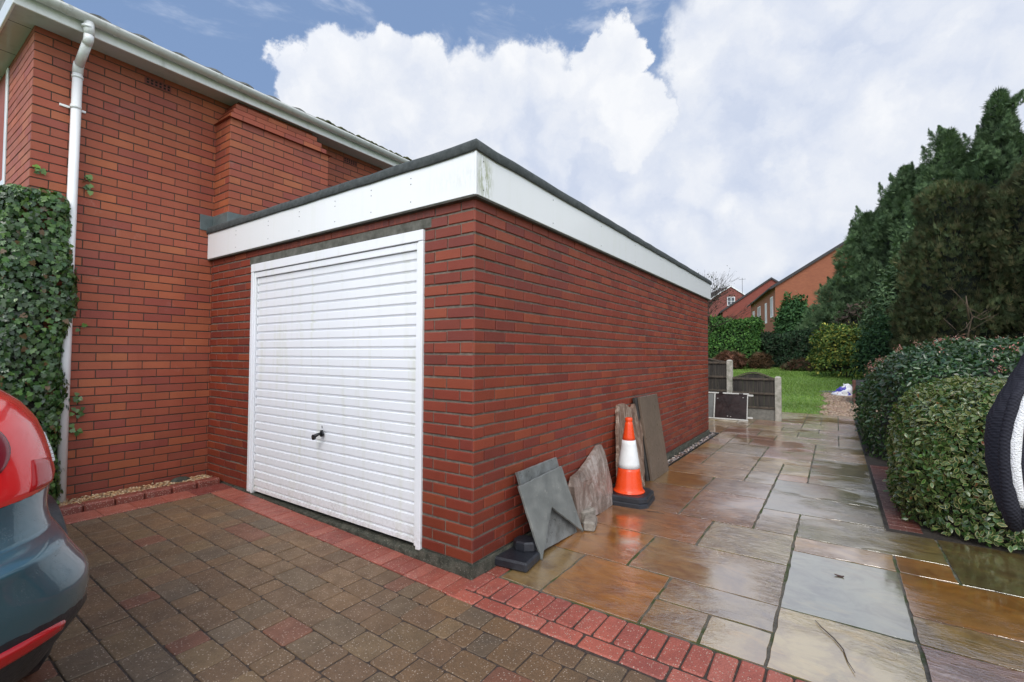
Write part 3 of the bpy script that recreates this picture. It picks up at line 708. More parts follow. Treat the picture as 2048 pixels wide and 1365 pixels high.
# ------------------------------------------------------------------ house
SZ = 4.03
def house():
    h = thing('house', 'red brick house with white eaves, gutter and a brick chimney breast', 'house', (-6, 3, 0))
    y0, y1, zb = -1.36, 12.0, .08
    nc = int((SZ-zb)/.075)+1
    mb = MB()
    bricks(mb, (WX, y0, zb), (0, 1, 0), (1, 0, 0), 0, y1-y0, zb, nc, 'H', joint=.0095, rec=.0045, parity=1)
    bricks(mb, (WX, y0, zb), (-1, 0, 0), (0, -1, 0), 0, .95, zb, nc, 'H', joint=.0095, rec=.0045)
    mb.box(-12, WX-.96, y0, y0+.02, zb-.2, SZ, 0, (.3, .06, .03, 1)); mb.box(-12, -3.6, y1-.02, y1, zb-.2, SZ, 0, (.3, .06, .03, 1)); mb.box(-12.02, -12, y0, y1, zb-.2, SZ, 0, (.3, .06, .03, 1))
    mb.box(-3.6, WX-.006, y0+.05, y1, -.1, zb, 1)
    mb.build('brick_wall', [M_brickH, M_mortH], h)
    # air bricks
    for (yy, zz_) in ((-.51, 3.945), (1.67, 3.945)):
        v = MB()
        v.box(WX-.02, WX+.0045, yy-.108, yy+.108, zz_-.033, zz_+.033, 0, (.19, .045, .03, 1))
        for k in range(6):
            for q in (-1, 1): v.box(WX+.003, WX+.0055, yy-.092+k*.034, yy-.074+k*.034, zz_+q*.014-.009, zz_+q*.014+.009, 1)
        v.build('air_brick', [M_brickH, M_dark], h)
    # chimney breast with tumbled-in top
    c = MB(); cx = -3.21; ca, cb = .01, 1.13; zt = 2.783+.075*13
    bricks(c, (cx, ca, 2.33), (0, 1, 0), (1, 0, 0), 0, cb-ca, 2.333, 19, 'H', joint=.0095, rec=.0045)
    bricks(c, (cx, ca, 2.33), (-1, 0, 0), (0, -1, 0), 0, -cx+WX+.64, 2.333, 19, 'H', joint=.0095, rec=.0045, parity=1) if False else bricks(c, (WX, ca, 2.33), (1, 0, 0), (0, -1, 0), 0, cx-WX, 2.333, 19, 'H', joint=.0095, rec=.0045, parity=1)
    bricks(c, (WX, cb, 2.33), (1, 0, 0), (0, 1, 0), 0, cx-WX, 2.333, 19, 'H', joint=.0095, rec=.0045)
    z = 2.333+19*.075; k = 0
    while z < SZ-.01:
        ins = .018+k*.042; insx = .02+k*.048; zt_ = min(z+.075, SZ-.001)
        X = cx-insx; ya, yb = ca+ins, cb-ins*.8
        bricks(c, (X, ya, z), (0, 1, 0), (1, 0, 0), 0, yb-ya, z, 1, 'H', joint=.0095, rec=.0045, parity=k, zs=zt_-z)
        bricks(c, (WX, ya, z), (1, 0, 0), (0, -1, 0), 0, X-WX, z, 1, 'H', joint=.0095, rec=.0045, parity=k, zs=zt_-z)
        bricks(c, (WX, yb, z), (1, 0, 0), (0, 1, 0), 0, X-WX, z, 1, 'H', joint=.0095, rec=.0045, parity=k, zs=zt_-z)
        c.quad((WX, ya-.045, z-.003), (X+.05, ya-.045, z-.003), (X+.05, yb+.045, z-.003), (WX, yb+.045, z-.003), 0, (.27, .055, .03, 1))
        z += .075; k += 1
    c.build('chimney_breast', [M_brickH, M_mortH], h)
    # lead flashing
    l = MB()
    l.box(WX-.002, WX+.008, -.12, .005, 2.625, 2.785, 0, bev=.002); l.box(WX+.008, cx+.008, -.004, .006, 2.60, 2.785, 0, bev=.002); l.box(cx, cx+.010, .006, cb+.01, 2.60, 2.785, 0, bev=.002)
    l.box(WX-.002, WX+.008, cb+.02, GL, 2.60, 2.785, 0)
    l.build('lead_flashing', M_lead, h)
    # soffit, fascia, front boxed eaves
    FX = -3.30; FY = -1.52
    s_ = MB(); s_.box(FX-.25, FX-.012, FY+.02, y1+.2, SZ, SZ+.012, 0); s_.box(-12, FX-.252, FY+.02, y0+.03, SZ, SZ+.012, 0)
    for k in range(14): s_.box(-3.62-k*.6, -3.614-k*.6, FY+.02, y0, SZ-.001, SZ, 1)
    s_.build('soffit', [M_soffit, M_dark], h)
    fa = MB(); fa.box(FX-.012, FX+.006, FY-.0, y1+.2, SZ-.012, SZ+.13, 0, bev=.003); fa.box(-12, FX-.013, FY, FY+.018, SZ-.012, SZ+.13, 0, bev=.003)
    fa.build('fascia', M_upvc, h)
    gu = MB()
    def gutter(P0, P1, nrm):
        R_ = .054; rows = []; n = 40
        for i in range(n+1):
            p = Vector(P0).lerp(Vector(P1), i/n); rows.append([p+Vector(nrm)*(R_*math.cos(a)+R_)+Vector((0, 0, R_*math.sin(a))) for a in [math.pi+math.pi*k/10 for k in range(11)]]+[p+Vector(nrm)*((R_-.004)*math.cos(a)+R_)+Vector((0, 0, (R_-.004)*math.sin(a))) for a in [math.pi*2-math.pi*k/10 for k in range(11)]])
        gu.rings(rows, 0, smooth=True)
    GZ = SZ+.108
    gutter((FX+.008, FY-.05, GZ), (FX+.008, y1+.2, GZ), (1, 0, 0))
    go = gu.build('gutter', M_gutter, h)
    for yy in (-.92, -1.22, .8, 1.75, 2.7, 3.6, -.15+.05):
        b = MB(); Rr = .058
        b.rings([[(FX+.008+.054+Rr*math.cos(a), yy+dy, GZ+Rr*math.sin(a)) for a in [math.pi+math.pi*k/8 for k in range(9)]]+[(FX+.062+(Rr-.006)*math.cos(a), yy+dy, GZ+(Rr-.006)*math.sin(a)) for a in [2*math.pi-math.pi*k/8 for k in range(9)]] for dy in (-.012, .012)], 0, smooth=False)
        b.build('gutter_bracket', M_gutter, go)
    ms = MB()
    for i in range(170):
        yy = random.uniform(1.0, 2.9); r0 = random.uniform(.012, .034); p = (FX+.03+random.uniform(0, .05), yy, GZ+.005+random.uniform(0, .02))
        ms.rings([[(p[0]+r*math.cos(a), p[1]+r*math.sin(a)*1.5, p[2]+z_) for a in [1.05*k for k in range(6)]] for r, z_ in ((r0, 0), (r0*.9, r0*.6), (r0*.4, r0))], 0)
    ms.build('gutter_moss', M_moss, go)
    # roof: interlocking tiles, first rows modelled as curved pantiles
    rf = MB(); sl = math.radians(24); PX0, PZ0 = FX+.035, SZ+.135
    def rp(d, y, hgt=0): return (PX0-d*math.cos(sl)-hgt*math.sin(sl)*-1*0, y, PZ0+d*math.sin(sl)+hgt)
    yy = FY-.02; T_ = .30; cols = int((y1+.2-yy)/T_)
    for row in range(18):
        d0, d1 = row*.31, row*.31+.36
        for cidx in range(cols if row < 3 else 0):
            ya = yy+cidx*T_; prof = [(0, .0), (.05, .002), (.10, .0), (.15, .004), (.18, .016), (.225, .024), (.27, .016), (.30, .005)]
            j = jit(.003); A = []
            rows = []
            for (d, hh) in ((d0, -.018), (d0, .0), (d1, -.012)):
                rows.append([(rp(d, ya+a, b+hh+.02+j)) for a, b in prof])
            rf.rings(rows, 0, (1, 1, 1, 1), smooth=False, closed=False, cap0=False, cap1=False)
    zA = rp(.9, 0, -.012)
    zR = rp(5.0, 0, 0)
    rf.quad((zA[0]+.05, yy, zA[2]-.018), (zA[0]+.05, y1+.2, zA[2]-.018), (zR[0], y1+.2, zR[2]), (zR[0], yy, zR[2])); rf.quad((zR[0], yy, zR[2]), (zR[0], y1+.2, zR[2]), (-12.2, y1+.2, SZ), (-12.2, yy, SZ))
    rf.add([(FX, yy+.03, SZ+.1), (zR[0], yy+.03, zR[2]-.03), (-12.2, yy+.03, SZ)], [(0, 1, 2)]); 
    rf.quad((PX0-.01, yy, PZ0-.03), (PX0-.01, y1+.2, PZ0-.03), (zA[0], y1+.2, zA[2]-.035), (zA[0], yy, zA[2]-.035))
    rf.build('tiled_roof', M_tile, h)
    # white window / door frame in the front wall
    wf = MB()
    wf.box(-4.56, -4.49, y0-.012, y0+.05, .12, SZ-.02, 0, bev=.004); wf.box(-7.5, -7.43, y0-.012, y0+.05, .12, SZ-.02, 0)
    for z in (.12, 1.1, 2.9): wf.box(-7.42, -4.57, y0-.010, y0+.05, z, z+.07, 0)
    wf.box(-6.05, -5.98, y0-.010, y0+.05, 1.18, 2.88, 0)
    fo = wf.build('window_frame', M_upvc, h)
    wg = MB(); wg.box(-7.42, -6.06, y0-.003, y0+.0, 1.18, 2.88, 0); wg.box(-5.97, -4.57, y0-.003, y0+.0, 1.18, 2.88, 0)
    mg, Tg = newmat('window_glass'); Tg.p.inputs['Base Color'].default_value = (.02, .025, .03, 1); Tg.p.inputs['Roughness'].default_value = .03
    wg.build('pane', mg, fo)
    # downpipe with swan neck
    dp = MB(); px, py = WX+.048, -1.10
    dp.tube([(FX+.06, -1.09, GZ-.045), (FX+.06, -1.09, GZ-.15)], .036, 16); dp.tube([(FX+.06, -1.09, GZ-.15), (FX+.056, -1.09, GZ-.185), (FX+.03, -1.092, GZ-.215)], .034, 16)
    dp.tube([(FX+.03, -1.092, GZ-.205), (px+.03, -1.1, GZ-.33)], .033, 16); dp.tube([(px+.032, -1.1, GZ-.32), (px+.006, -1.1, GZ-.345), (px, -1.1, GZ-.40)], .036, 16)
    dp.tube([(px, -1.1, GZ-.38), (px, -1.115, 2.0), (px, -1.12, .12)], .034, 20)
    for z in (GZ-.045-.035, GZ-.42): dp.tube([(px if z < 4 else FX+.06, -1.1, z), (px if z < 4 else FX+.06, -1.1, z-.02)], .039, 16)
    do = dp.build('downpipe', M_upvc, h)
    cl = MB(); cl.tube([(px, -1.105, 3.46), (px, -1.105, 3.43)], .038, 16); cl.box(WX, WX+.012, -1.20, -1.03, 3.435, 3.455, 0, bev=.002)
    cl.build('pipe_clip', M_upvc, do)
    return h
house()

# ------------------------------------------------------------------ foliage generators
def place_leaves(P, Nrm, size, T_pts, T_faces, T_in, cols, edge=None, droop=.35, twist=.6, fold=.0, mat=None, name='foliage', parent=None, szv=(.7, 1.25)):
    """instances of a flat leaf outline; T_in marks inner (body) points, others take the edge colour"""
    n = len(P); T0 = np.array(T_pts, float); k = len(T0)
    Nn = Nrm/np.linalg.norm(Nrm, axis=1, keepdims=True)
    r = rng.normal(size=(n, 3)); r[:, 2] -= droop*2
    t = r-Nn*np.sum(r*Nn, 1, keepdims=True)*(1-twist); t /= np.linalg.norm(t, axis=1, keepdims=True)
    Nj = Nn+rng.normal(size=(n, 3))*twist*.6; b = np.cross(Nj, t); b /= np.linalg.norm(b, axis=1, keepdims=True); nn = np.cross(t, b)
    s = size*rng.uniform(*szv, n)
    V = P[:, None]+s[:, None, None]*(T0[None, :, 0:1]*t[:, None]+T0[None, :, 1:2]*b[:, None]+T0[None, :, 2:3]*nn[:, None])
    F = (np.array(T_faces)[None]+k*np.arange(n)[:, None, None]).reshape(-1, len(T_faces[0]))
    C = np.ones((n, k, 4)); C[:, :, :3] = cols[:, None]
    if edge is not None:
        m = ~np.array(T_in, bool); C[:, m, :3] = edge[:, None]
    return npmesh(name, V.reshape(-1, 3), F, mat or M_leaf, C.reshape(-1, 4), parent)
# ovate leaf with an inner panel: outline 8 + inner 8 points, folded along the midrib
_o = [(0, 0, 0), (.22, .17, .03), (.5, .25, .05), (.8, .15, .03), (1, 0, -.04), (.8, -.15, .03), (.5, -.25, .05), (.22, -.17, .03)]
_i = [(.10, 0, 0), (.26, .085, .015), (.5, .14, .028), (.74, .08, .015), (.86, 0, -.015), (.74, -.08, .015), (.5, -.14, .028), (.26, -.085, .015)]
OV_P = _o+_i; OV_IN = [0]*8+[1]*8
OV_F = [(i, (i+1) % 8, 8+(i+1) % 8, 8+i) for i in range(8)]+[(8, 9, 15, 8), ]
OV_F = OV_F[:8]+[(8, 9, 10, 15), (10, 11, 14, 15), (11, 12, 13, 14), (15, 14, 11, 10)][:3]
OV_F[8] = (8, 9, 15, 8) if False else (8, 9, 10, 15)
OV_F = [(i, (i+1) % 8, 8+(i+1) % 8, 8+i) for i in range(8)]+[(9, 10, 14, 15), (10, 11, 13, 14)]
# close the small end triangles as thin quads
OV_F += [(8, 9, 15, 8+0)] if False else []
OVT = [(0,1,9),(0,9,8),(1,2,10),(1,10,9),(2,3,11),(2,11,10),(3,4,12),(3,12,11),(4,5,13),(4,13,12),(5,6,14),(5,14,13),(6,7,15),(6,15,14),(7,0,8),(7,8,15),(8,9,15),(9,10,14),(9,14,15),(10,11,13),(10,13,14),(11,12,13)]
SL_P = [(0, 0, 0), (.35, .22, .05), (.75, .17, .03), (1, 0, -.05), (.75, -.17, .03), (.35, -.22, .05)]; SL_F = [(0, 1, 2), (0, 2, 3), (0, 3, 4), (0, 4, 5)]
IV_P = [(0, 0, 0), (-.08, .30, 0), (.18, .50, -.05), (.38, .30, .02), (.62, .38, 0), (.70, .16, .03), (1, 0, -.06), (.70, -.16, .03), (.62, -.38, 0), (.38, -.30, .02), (.18, -.50, -.05), (-.08, -.30, 0)]
IV_F = [(0, i, i+1) for i in range(1, 11)]

def boxsurf(n, x0, x1, y0, y1, z0, z1, rnd=.25, depth=.12, lump=.08, seed=0, faces='xyXYZ', lumpf=1.6):
    """random points on a rounded clipped-hedge block with outward normals"""
    c = np.array([(x0+x1)/2, (y0+y1)/2, (z0+z1)/2]); hx = np.array([(x1-x0)/2, (y1-y0)/2, (z1-z0)/2])
    areas = {'x': hx[1]*hx[2], 'X': hx[1]*hx[2], 'y': hx[0]*hx[2], 'Y': hx[0]*hx[2], 'Z': hx[0]*hx[1]*1.3}
    ks = list(faces); pr = np.array([areas[k] for k in ks]); pr /= pr.sum(); f = rng.choice(len(ks), n, p=pr)
    u = rng.uniform(-1, 1, (n, 3)); N_ = np.zeros((n, 3))
    for i, k in enumerate(ks):
        a = 'xyz'.index(k.lower()); s = -1 if k in 'xy' else 1; m = f == i; u[m, a] = s
    q = u*hx; inner = np.clip(q, -(hx-rnd), hx-rnd); inner[:, 2] = np.maximum(np.where(q[:, 2] < hx[2]-rnd, q[:, 2], hx[2]-rnd), -hx[2])
    d = q-inner; L = np.linalg.norm(d, axis=1, keepdims=True)+1e-6; nn = d/L
    p = inner+nn*rnd
    for i in range(n):
        l = mn.noise(Vector((p[i, 0]*lumpf+seed, p[i, 1]*lumpf, p[i, 2]*lumpf)))+.5*mn.noise(Vector((p[i, 0]*lumpf*3, p[i, 1]*lumpf*3+seed, p[i, 2]*lumpf*3)))
        p[i] += nn[i]*(l*lump)
    p -= nn*(rng.random((n, 1))**1.8)*depth
    return p+c, nn
def core_box(name, x0, x1, y0, y1, z0, z1, parent, mat, ins=.14, rnd=.2, seed=0, lump=.08, lumpf=1.6, dome=8):
    mb = MB(); rows = []; nz_ = 14; m = 40; cx, cy = (x0+x1)/2, (y0+y1)/2
    for i in range(nz_+1):
        t = i/nz_; z = z0+(z1-ins-z0)*t; k = (1-t**dome)**(1/dome)*.98+.02; row = []
        for j in range(m):
            a = 2*math.pi*j/m; cs, sn = math.cos(a), math.sin(a); e = .28
            X = abs(cs)**e*math.copysign(1, cs)*((x1-x0)/2-ins)*k; Y = abs(sn)**e*math.copysign(1, sn)*((y1-y0)/2-ins)*k
            row.append((cx+X, cy+Y, z))
        rows.append(row)
    mb.rings(rows, 0, cap0=False); return mb.build(name, mat, parent)
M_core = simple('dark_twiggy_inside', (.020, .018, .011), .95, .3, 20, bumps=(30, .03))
def colmix(n, pal, var=.2, P=None, f=1.2, sd=0):
    pal = np.array(pal); c = pal[rng.integers(0, len(pal), n)].copy()
    k = rng.uniform(1-var, 1+var, (n, 1)); 
    if P is not None: 
        g = np.array([mn.noise(Vector((p[0]*f+sd, p[1]*f, p[2]*f))) for p in P])[:, None]; k = k*(1+.45*g)
    return c*k
def twigs(parent, P, Nn, L, r, mat, name='twigs'):
    mb = MB()
    for p, q in zip(P, Nn):
        p = Vector(p); q = Vector(q)+Vector((jit(.5), jit(.5), .3+jit(.4))); mb.tube([p-q*L*.6, p+Vector((jit(.02), jit(.02), 0)), p+q*L*.4], [r, r*.8, r*.4], 4)
    return mb.build(name, mat, parent)

def hedges():
    # near variegated hedge
    B = (2.23, 4.4, 2.40, 4.55, .0, 1.16)
    h = thing('hedge', 'clipped rounded hedge with cream edged leaves, nearest on the right beside the wet paving', 'hedge', (3.2, 3.4, 0))
    P, Nn = boxsurf(44000, *B, rnd=.66, depth=.13, lump=.05, seed=3)
    keep = P[:, 2] > .03; P, Nn = P[keep], Nn[keep]; n = len(P)
    top = np.clip((P[:, 2]-.70)/.4, 0, 1)[:, None]
    body = colmix(n, [(.040, .105, .022), (.030, .082, .020), (.058, .13, .028), (.024, .065, .018)], .28, P, 2)
    yel = colmix(n, [(.13, .16, .045), (.10, .14, .04)], .25)
    m = rng.random((n, 1)) < .10+.42*top; body = np.where(m, yel, body)
    edge = colmix(n, [(.36, .36, .13), (.24, .29, .09), (.09, .16, .04), (.06, .12, .03), (.40, .36, .15)], .25)
    red = rng.random((n, 1)) < .012; body = np.where(red, np.array([[.20, .06, .025]]), body)
    place_leaves(P, Nn, .046, OV_P, OVT, OV_IN, body, edge, droop=.2, twist=.75, name='foliage', parent=h)
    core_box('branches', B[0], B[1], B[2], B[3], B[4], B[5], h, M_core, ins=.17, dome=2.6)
    i = rng.integers(0, n, 260); twigs(h, P[i], Nn[i], .07, .0022, simple('reddish_twig', (.16, .07, .035), .7), 'twigs')['kind'] = 'stuff'
    # pink flowering hedge behind it
    B = (2.16, 5.8, 4.95, 9.6, .0, 1.55)
    h2 = thing('hedge', 'taller dark green hedge with pink flower clusters behind the variegated hedge', 'hedge', (4, 7, 0))
    P, Nn = boxsurf(34000, *B, rnd=1.05, depth=.16, lump=.13, seed=9)
    keep = P[:, 2] > .03; P, Nn = P[keep], Nn[keep]; n = len(P)
    body = colmix(n, [(.030, .075, .022), (.024, .062, .022), (.042, .09, .03), (.06, .11, .035)], .3, P, 2)
    place_leaves(P, Nn, .066, SL_P, SL_F, None, body, None, droop=.2, twist=.8, name='foliage', parent=h2)
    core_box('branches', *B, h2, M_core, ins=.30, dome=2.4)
    FP, FN = boxsurf(2200, *B, rnd=1.05, depth=.0, lump=.13, seed=9); w_ = FP[:, 2] > .95; FP, FN = FP[w_], FN[w_]
    g = np.array([mn.noise(Vector((p[0]*2.3, p[1]*2.3, 5))) for p in FP]) > .22; FP, FN = FP[g], FN[g]
    k = 9; PP = np.repeat(FP, k, 0)+rng.normal(size=(len(FP)*k, 3))*.022; NN = np.repeat(FN, k, 0)+rng.normal(size=(len(FP)*k, 3))*.4
    place_leaves(PP+np.repeat(FN, k, 0)*.045, NN, .026, SL_P, SL_F, None, colmix(len(PP), [(.45, .20, .18), (.55, .32, .27), (.34, .15, .11)], .2), None, name='flower_clusters', parent=h2, mat=M_needle)
hedges()
sb = MB(); sb.box(2.13, 6.5, 2.46, 10.4, -.05, .0005, 0); struct(sb.build('soil_bed', M_soil))

def ivy():
    h = thing('ivy', 'tall dense mass of dark green ivy covering the house corner beside the downpipe', 'ivy', (-3.9, -1.3, 0))
    B = (-5.3, -3.37, -1.56, -1.085, .1, 2.68)
    P, Nn = boxsurf(38000, *B, rnd=.12, depth=.09, lump=.06, seed=21, lumpf=2.4)
    # the right-hand edge narrows towards the bottom and clasps the pipe
    shift = np.clip((1.9-P[:, 2])/1.9, 0, 1)*.10
    m = P[:, 1] > -1.4; P[m, 1] -= shift[m]*.75
    n = len(P)
    body = colmix(n, [(.042, .098, .028), (.032, .078, .026), (.058, .128, .034), (.075, .15, .036), (.045, .08, .026)], .3, P, 3)
    hi = np.clip((P[:, 2]-2.35)/.3, 0, 1)[:, None]; y = rng.random((n, 1)) < .06+.35*hi; body = np.where(y, colmix(n, [(.07, .15, .03), (.10, .19, .035)], .2), body)
    b = rng.random((n, 1)) < .03; body = np.where(b, np.array([[.13, .075, .03]]), body)
    place_leaves(P, Nn, .041, IV_P, IV_F, None, body, None, droop=1.1, twist=.5, name='foliage', parent=h)
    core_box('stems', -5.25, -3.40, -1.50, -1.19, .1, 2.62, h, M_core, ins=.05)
    # runners that crept along the wall right of the pipe
    for (yy, z, k, s) in ((-1.03, 2.80, 5, .04), (-1.03, 2.9, 2, .02), (-1.04, .86, 7, .05), (-1.035, .72, 5, .04), (-1.05, 1.0, 4, .03), (-1.33, 2.85, 4, .03), (-1.05, 1.6, 3, .05)):
        PP = np.array([(WX+.02+random.random()*.02, yy+jit(s*.8)+.01, z+jit(s)) for q in range(k)])
        place_leaves(PP, np.tile([[1, 0, .2]], (len(PP), 1)), .045, IV_P, IV_F, None, colmix(len(PP), [(.09, .18, .035), (.06, .13, .03), (.12, .22, .04)], .2), None, droop=.5, twist=.3, name='creeping_shoot', parent=h)
ivy()

# ------------------------------------------------------------------ trees
SP_P = []; SP_F = []
def _spray():
    # a flat fan of scale-leaf twigs
    pts = []; fs = []
    for k, (a, L) in enumerate(((-60, .55), (-32, .8), (-8, 1.0), (16, .92), (42, .7), (68, .45))):
        a = math.radians(a); d = (math.cos(a), math.sin(a)); p = (-d[1], d[0]); o = len(pts); wd = .05
        pts += [(0, 0, 0), (d[0]*L*.5+p[0]*wd, d[1]*L*.5+p[1]*wd, .05), (d[0]*L, d[1]*L, -.06*(k % 2)), (d[0]*L*.5-p[0]*wd, d[1]*L*.5-p[1]*wd, .05)]
        fs += [(o, o+1, o+2), (o, o+2, o+3)]
    return pts, fs
SP_P, SP_F = _spray()
def conifer(base, H, R, n, pal, label, seed, group=None, spire=1.0, size=.27, low=.02, shape='cone', name='conifer_tree', lump=.3, fs=.55, dark=None):
    bx_, by_, bz_ = base
    t = thing(name, label, 'tree', base, group)
    z = (1-rng.random(n)**.75)*(1-low)+low if shape == 'cone' else rng.uniform(low, 1, n)
    a = rng.uniform(0, 2*np.pi, n)
    if shape == 'cone': rad = R*np.minimum(1.0, (1-z)**.92*1.3)*np.minimum(1, .75+z*2)
    else: rad = R*np.sqrt(np.clip(1-np.clip((z-.62)/.40, 0, 1)**2.2, 0, 1))*np.minimum(1, .86+z)
    x = np.cos(a); y = np.sin(a); P = np.zeros((n, 3)); k = np.zeros(n)
    for i in range(n):
        v = Vector((x[i]*rad[i]*fs+seed*7, y[i]*rad[i]*fs, z[i]*H*fs)); k[i] = mn.noise(v)+.55*mn.noise(v*2.3)+.3*mn.noise(v*5.1)
    rr = rad*(1+lump*k)*(1-rng.random(n)**2.2*.45)
    lob = .08*R*np.sin(z*37+seed)*(1-z)
    P[:, 0] = bx_+x*(rr+lob); P[:, 1] = by_+y*(rr+lob); P[:, 2] = bz_+z*H*(1+.0*k)+.25*k
    if shape == 'cone':      # secondary leaders that break the outline
        ns = 46; m = rng.random(n) < .36; idx = np.where(m)[0]; which = rng.integers(0, ns, len(idx))
        sa = rng.uniform(0, 6.28, ns); sz_ = rng.uniform(.25, .97, ns); sr = R*np.minimum(1, (1-sz_)**.8*1.15); sh = rng.uniform(.5, 1.25, ns)
        v = rng.random(len(idx)); th = rng.uniform(0, 6.28, len(idx)); rr2 = (1-v)*.40*rng.random(len(idx))**.5
        P[idx, 0] = bx_+np.cos(sa[which])*(sr[which]*.9+.35*v)+rr2*np.cos(th); P[idx, 1] = by_+np.sin(sa[which])*(sr[which]*.9+.35*v)+rr2*np.sin(th); P[idx, 2] = bz_+sz_[which]*H+v*sh[which]
        k[idx] += .25*v; vv = np.zeros(n); vv[idx] = v
    else: vv = np.zeros(n)
    Nn = np.stack([x, y, np.full(n, .55 if shape == 'cone' else .25)], 1)
    c = colmix(n, pal, .28, P, .9, seed)
    c *= (.72+.55*np.clip(k+.45, 0, 1.1))[:, None]
    # sprays reach outward and up
    T0 = np.array(SP_P); nn = Nn/np.linalg.norm(Nn, axis=1, keepdims=True)
    tdir = nn*.75+rng.normal(size=(n, 3))*.42; tdir[:, 2] += (.35 if shape == 'cone' else .95)+1.2*vv; tdir /= np.linalg.norm(tdir, axis=1, keepdims=True)
    b = np.cross(tdir, rng.normal(size=(n, 3))); b /= np.linalg.norm(b, axis=1, keepdims=True); q = np.cross(tdir, b)
    s = size*rng.uniform(.6, 1.3, n)*(1-.55*vv)
    V = P[:, None]+s[:, None, None]*(T0[None, :, 0:1]*tdir[:, None]+T0[None, :, 1:2]*b[:, None]+T0[None, :, 2:3]*q[:, None])
    F = (np.array(SP_F)[None]+len(T0)*np.arange(n)[:, None, None]).reshape(-1, 3); C = np.ones((n, len(T0), 4)); C[:, :, :3] = c[:, None]
    npmesh('crown', V.reshape(-1, 3), F, M_needle, C.reshape(-1, 4), t)
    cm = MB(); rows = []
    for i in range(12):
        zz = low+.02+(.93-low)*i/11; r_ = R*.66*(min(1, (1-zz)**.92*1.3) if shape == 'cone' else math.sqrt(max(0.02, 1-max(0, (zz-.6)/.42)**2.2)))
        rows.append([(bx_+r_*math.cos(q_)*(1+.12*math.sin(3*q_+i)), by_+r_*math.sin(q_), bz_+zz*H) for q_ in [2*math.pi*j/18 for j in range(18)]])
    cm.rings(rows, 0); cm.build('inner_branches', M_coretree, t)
    tk = MB(); tk.tube([(bx_, by_, bz_-.2), (bx_+.05, by_, bz_+H*.4), (bx_, by_, bz_+H*.92)], [.045*R+.08, .1, .03], 10); tk.build('trunk', M_bark, t)
    return t
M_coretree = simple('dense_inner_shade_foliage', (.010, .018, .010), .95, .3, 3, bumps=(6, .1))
GRN = [(.105, .165, .082), (.088, .140, .072), (.130, .195, .095), (.072, .118, .062)]  # crown greens lightened in the colour, standing in for distance haze
BRN = [(.080, .100, .046), (.090, .098, .046), (.070, .090, .044), (.105, .096, .048), (.060, .086, .044)]  # olive tones raised too, haze put into the foliage colour
def G(x, y): return terr(x, y)
conifer((3.35, 30.3, G(0, 30)), 8.6, 2.9, 19000, GRN, 'green conifer at the left end of the tall evergreen row, touching the orange gable', 1, 'conifers along the right boundary')
conifer((4.9, 28.8, G(0, 28.8)), 10.3, 3.1, 19000, GRN, 'second green conifer from the left in the tall evergreen row', 2, 'conifers along the right boundary')
conifer((6.3, 27.0, G(0, 27)), 11.2, 3.1, 19000, GRN, 'third green conifer from the left, with small twin tips', 3, 'conifers along the right boundary')
conifer((7.7, 25.8, G(0, 25.8)), 12.1, 3.0, 19000, GRN, 'tallest green conifer, its pointed tip highest on the right', 4, 'conifers along the right boundary')
conifer((9.6, 24.2, G(0, 24.2)), 9.9, 2.9, 15000, GRN, 'green conifer cut by the right edge of the photograph', 5, 'conifers along the right boundary')
conifer((4.75, 15.6, G(0, 15.6)), 6.1, 1.25, 16000, BRN, 'brownish olive cypress, left one of the rounded pair in front of the green conifers', 6, 'olive brown cypresses', shape='round', size=.165, lump=.34, fs=1.1, name='cypress_tree')
conifer((6.35, 15.0, G(0, 15.0)), 6.35, 1.35, 16000, BRN, 'brownish olive cypress at the right edge, above the pink flowering hedge', 7, 'olive brown cypresses', shape='round', size=.165, lump=.34, fs=1.1, name='cypress_tree')

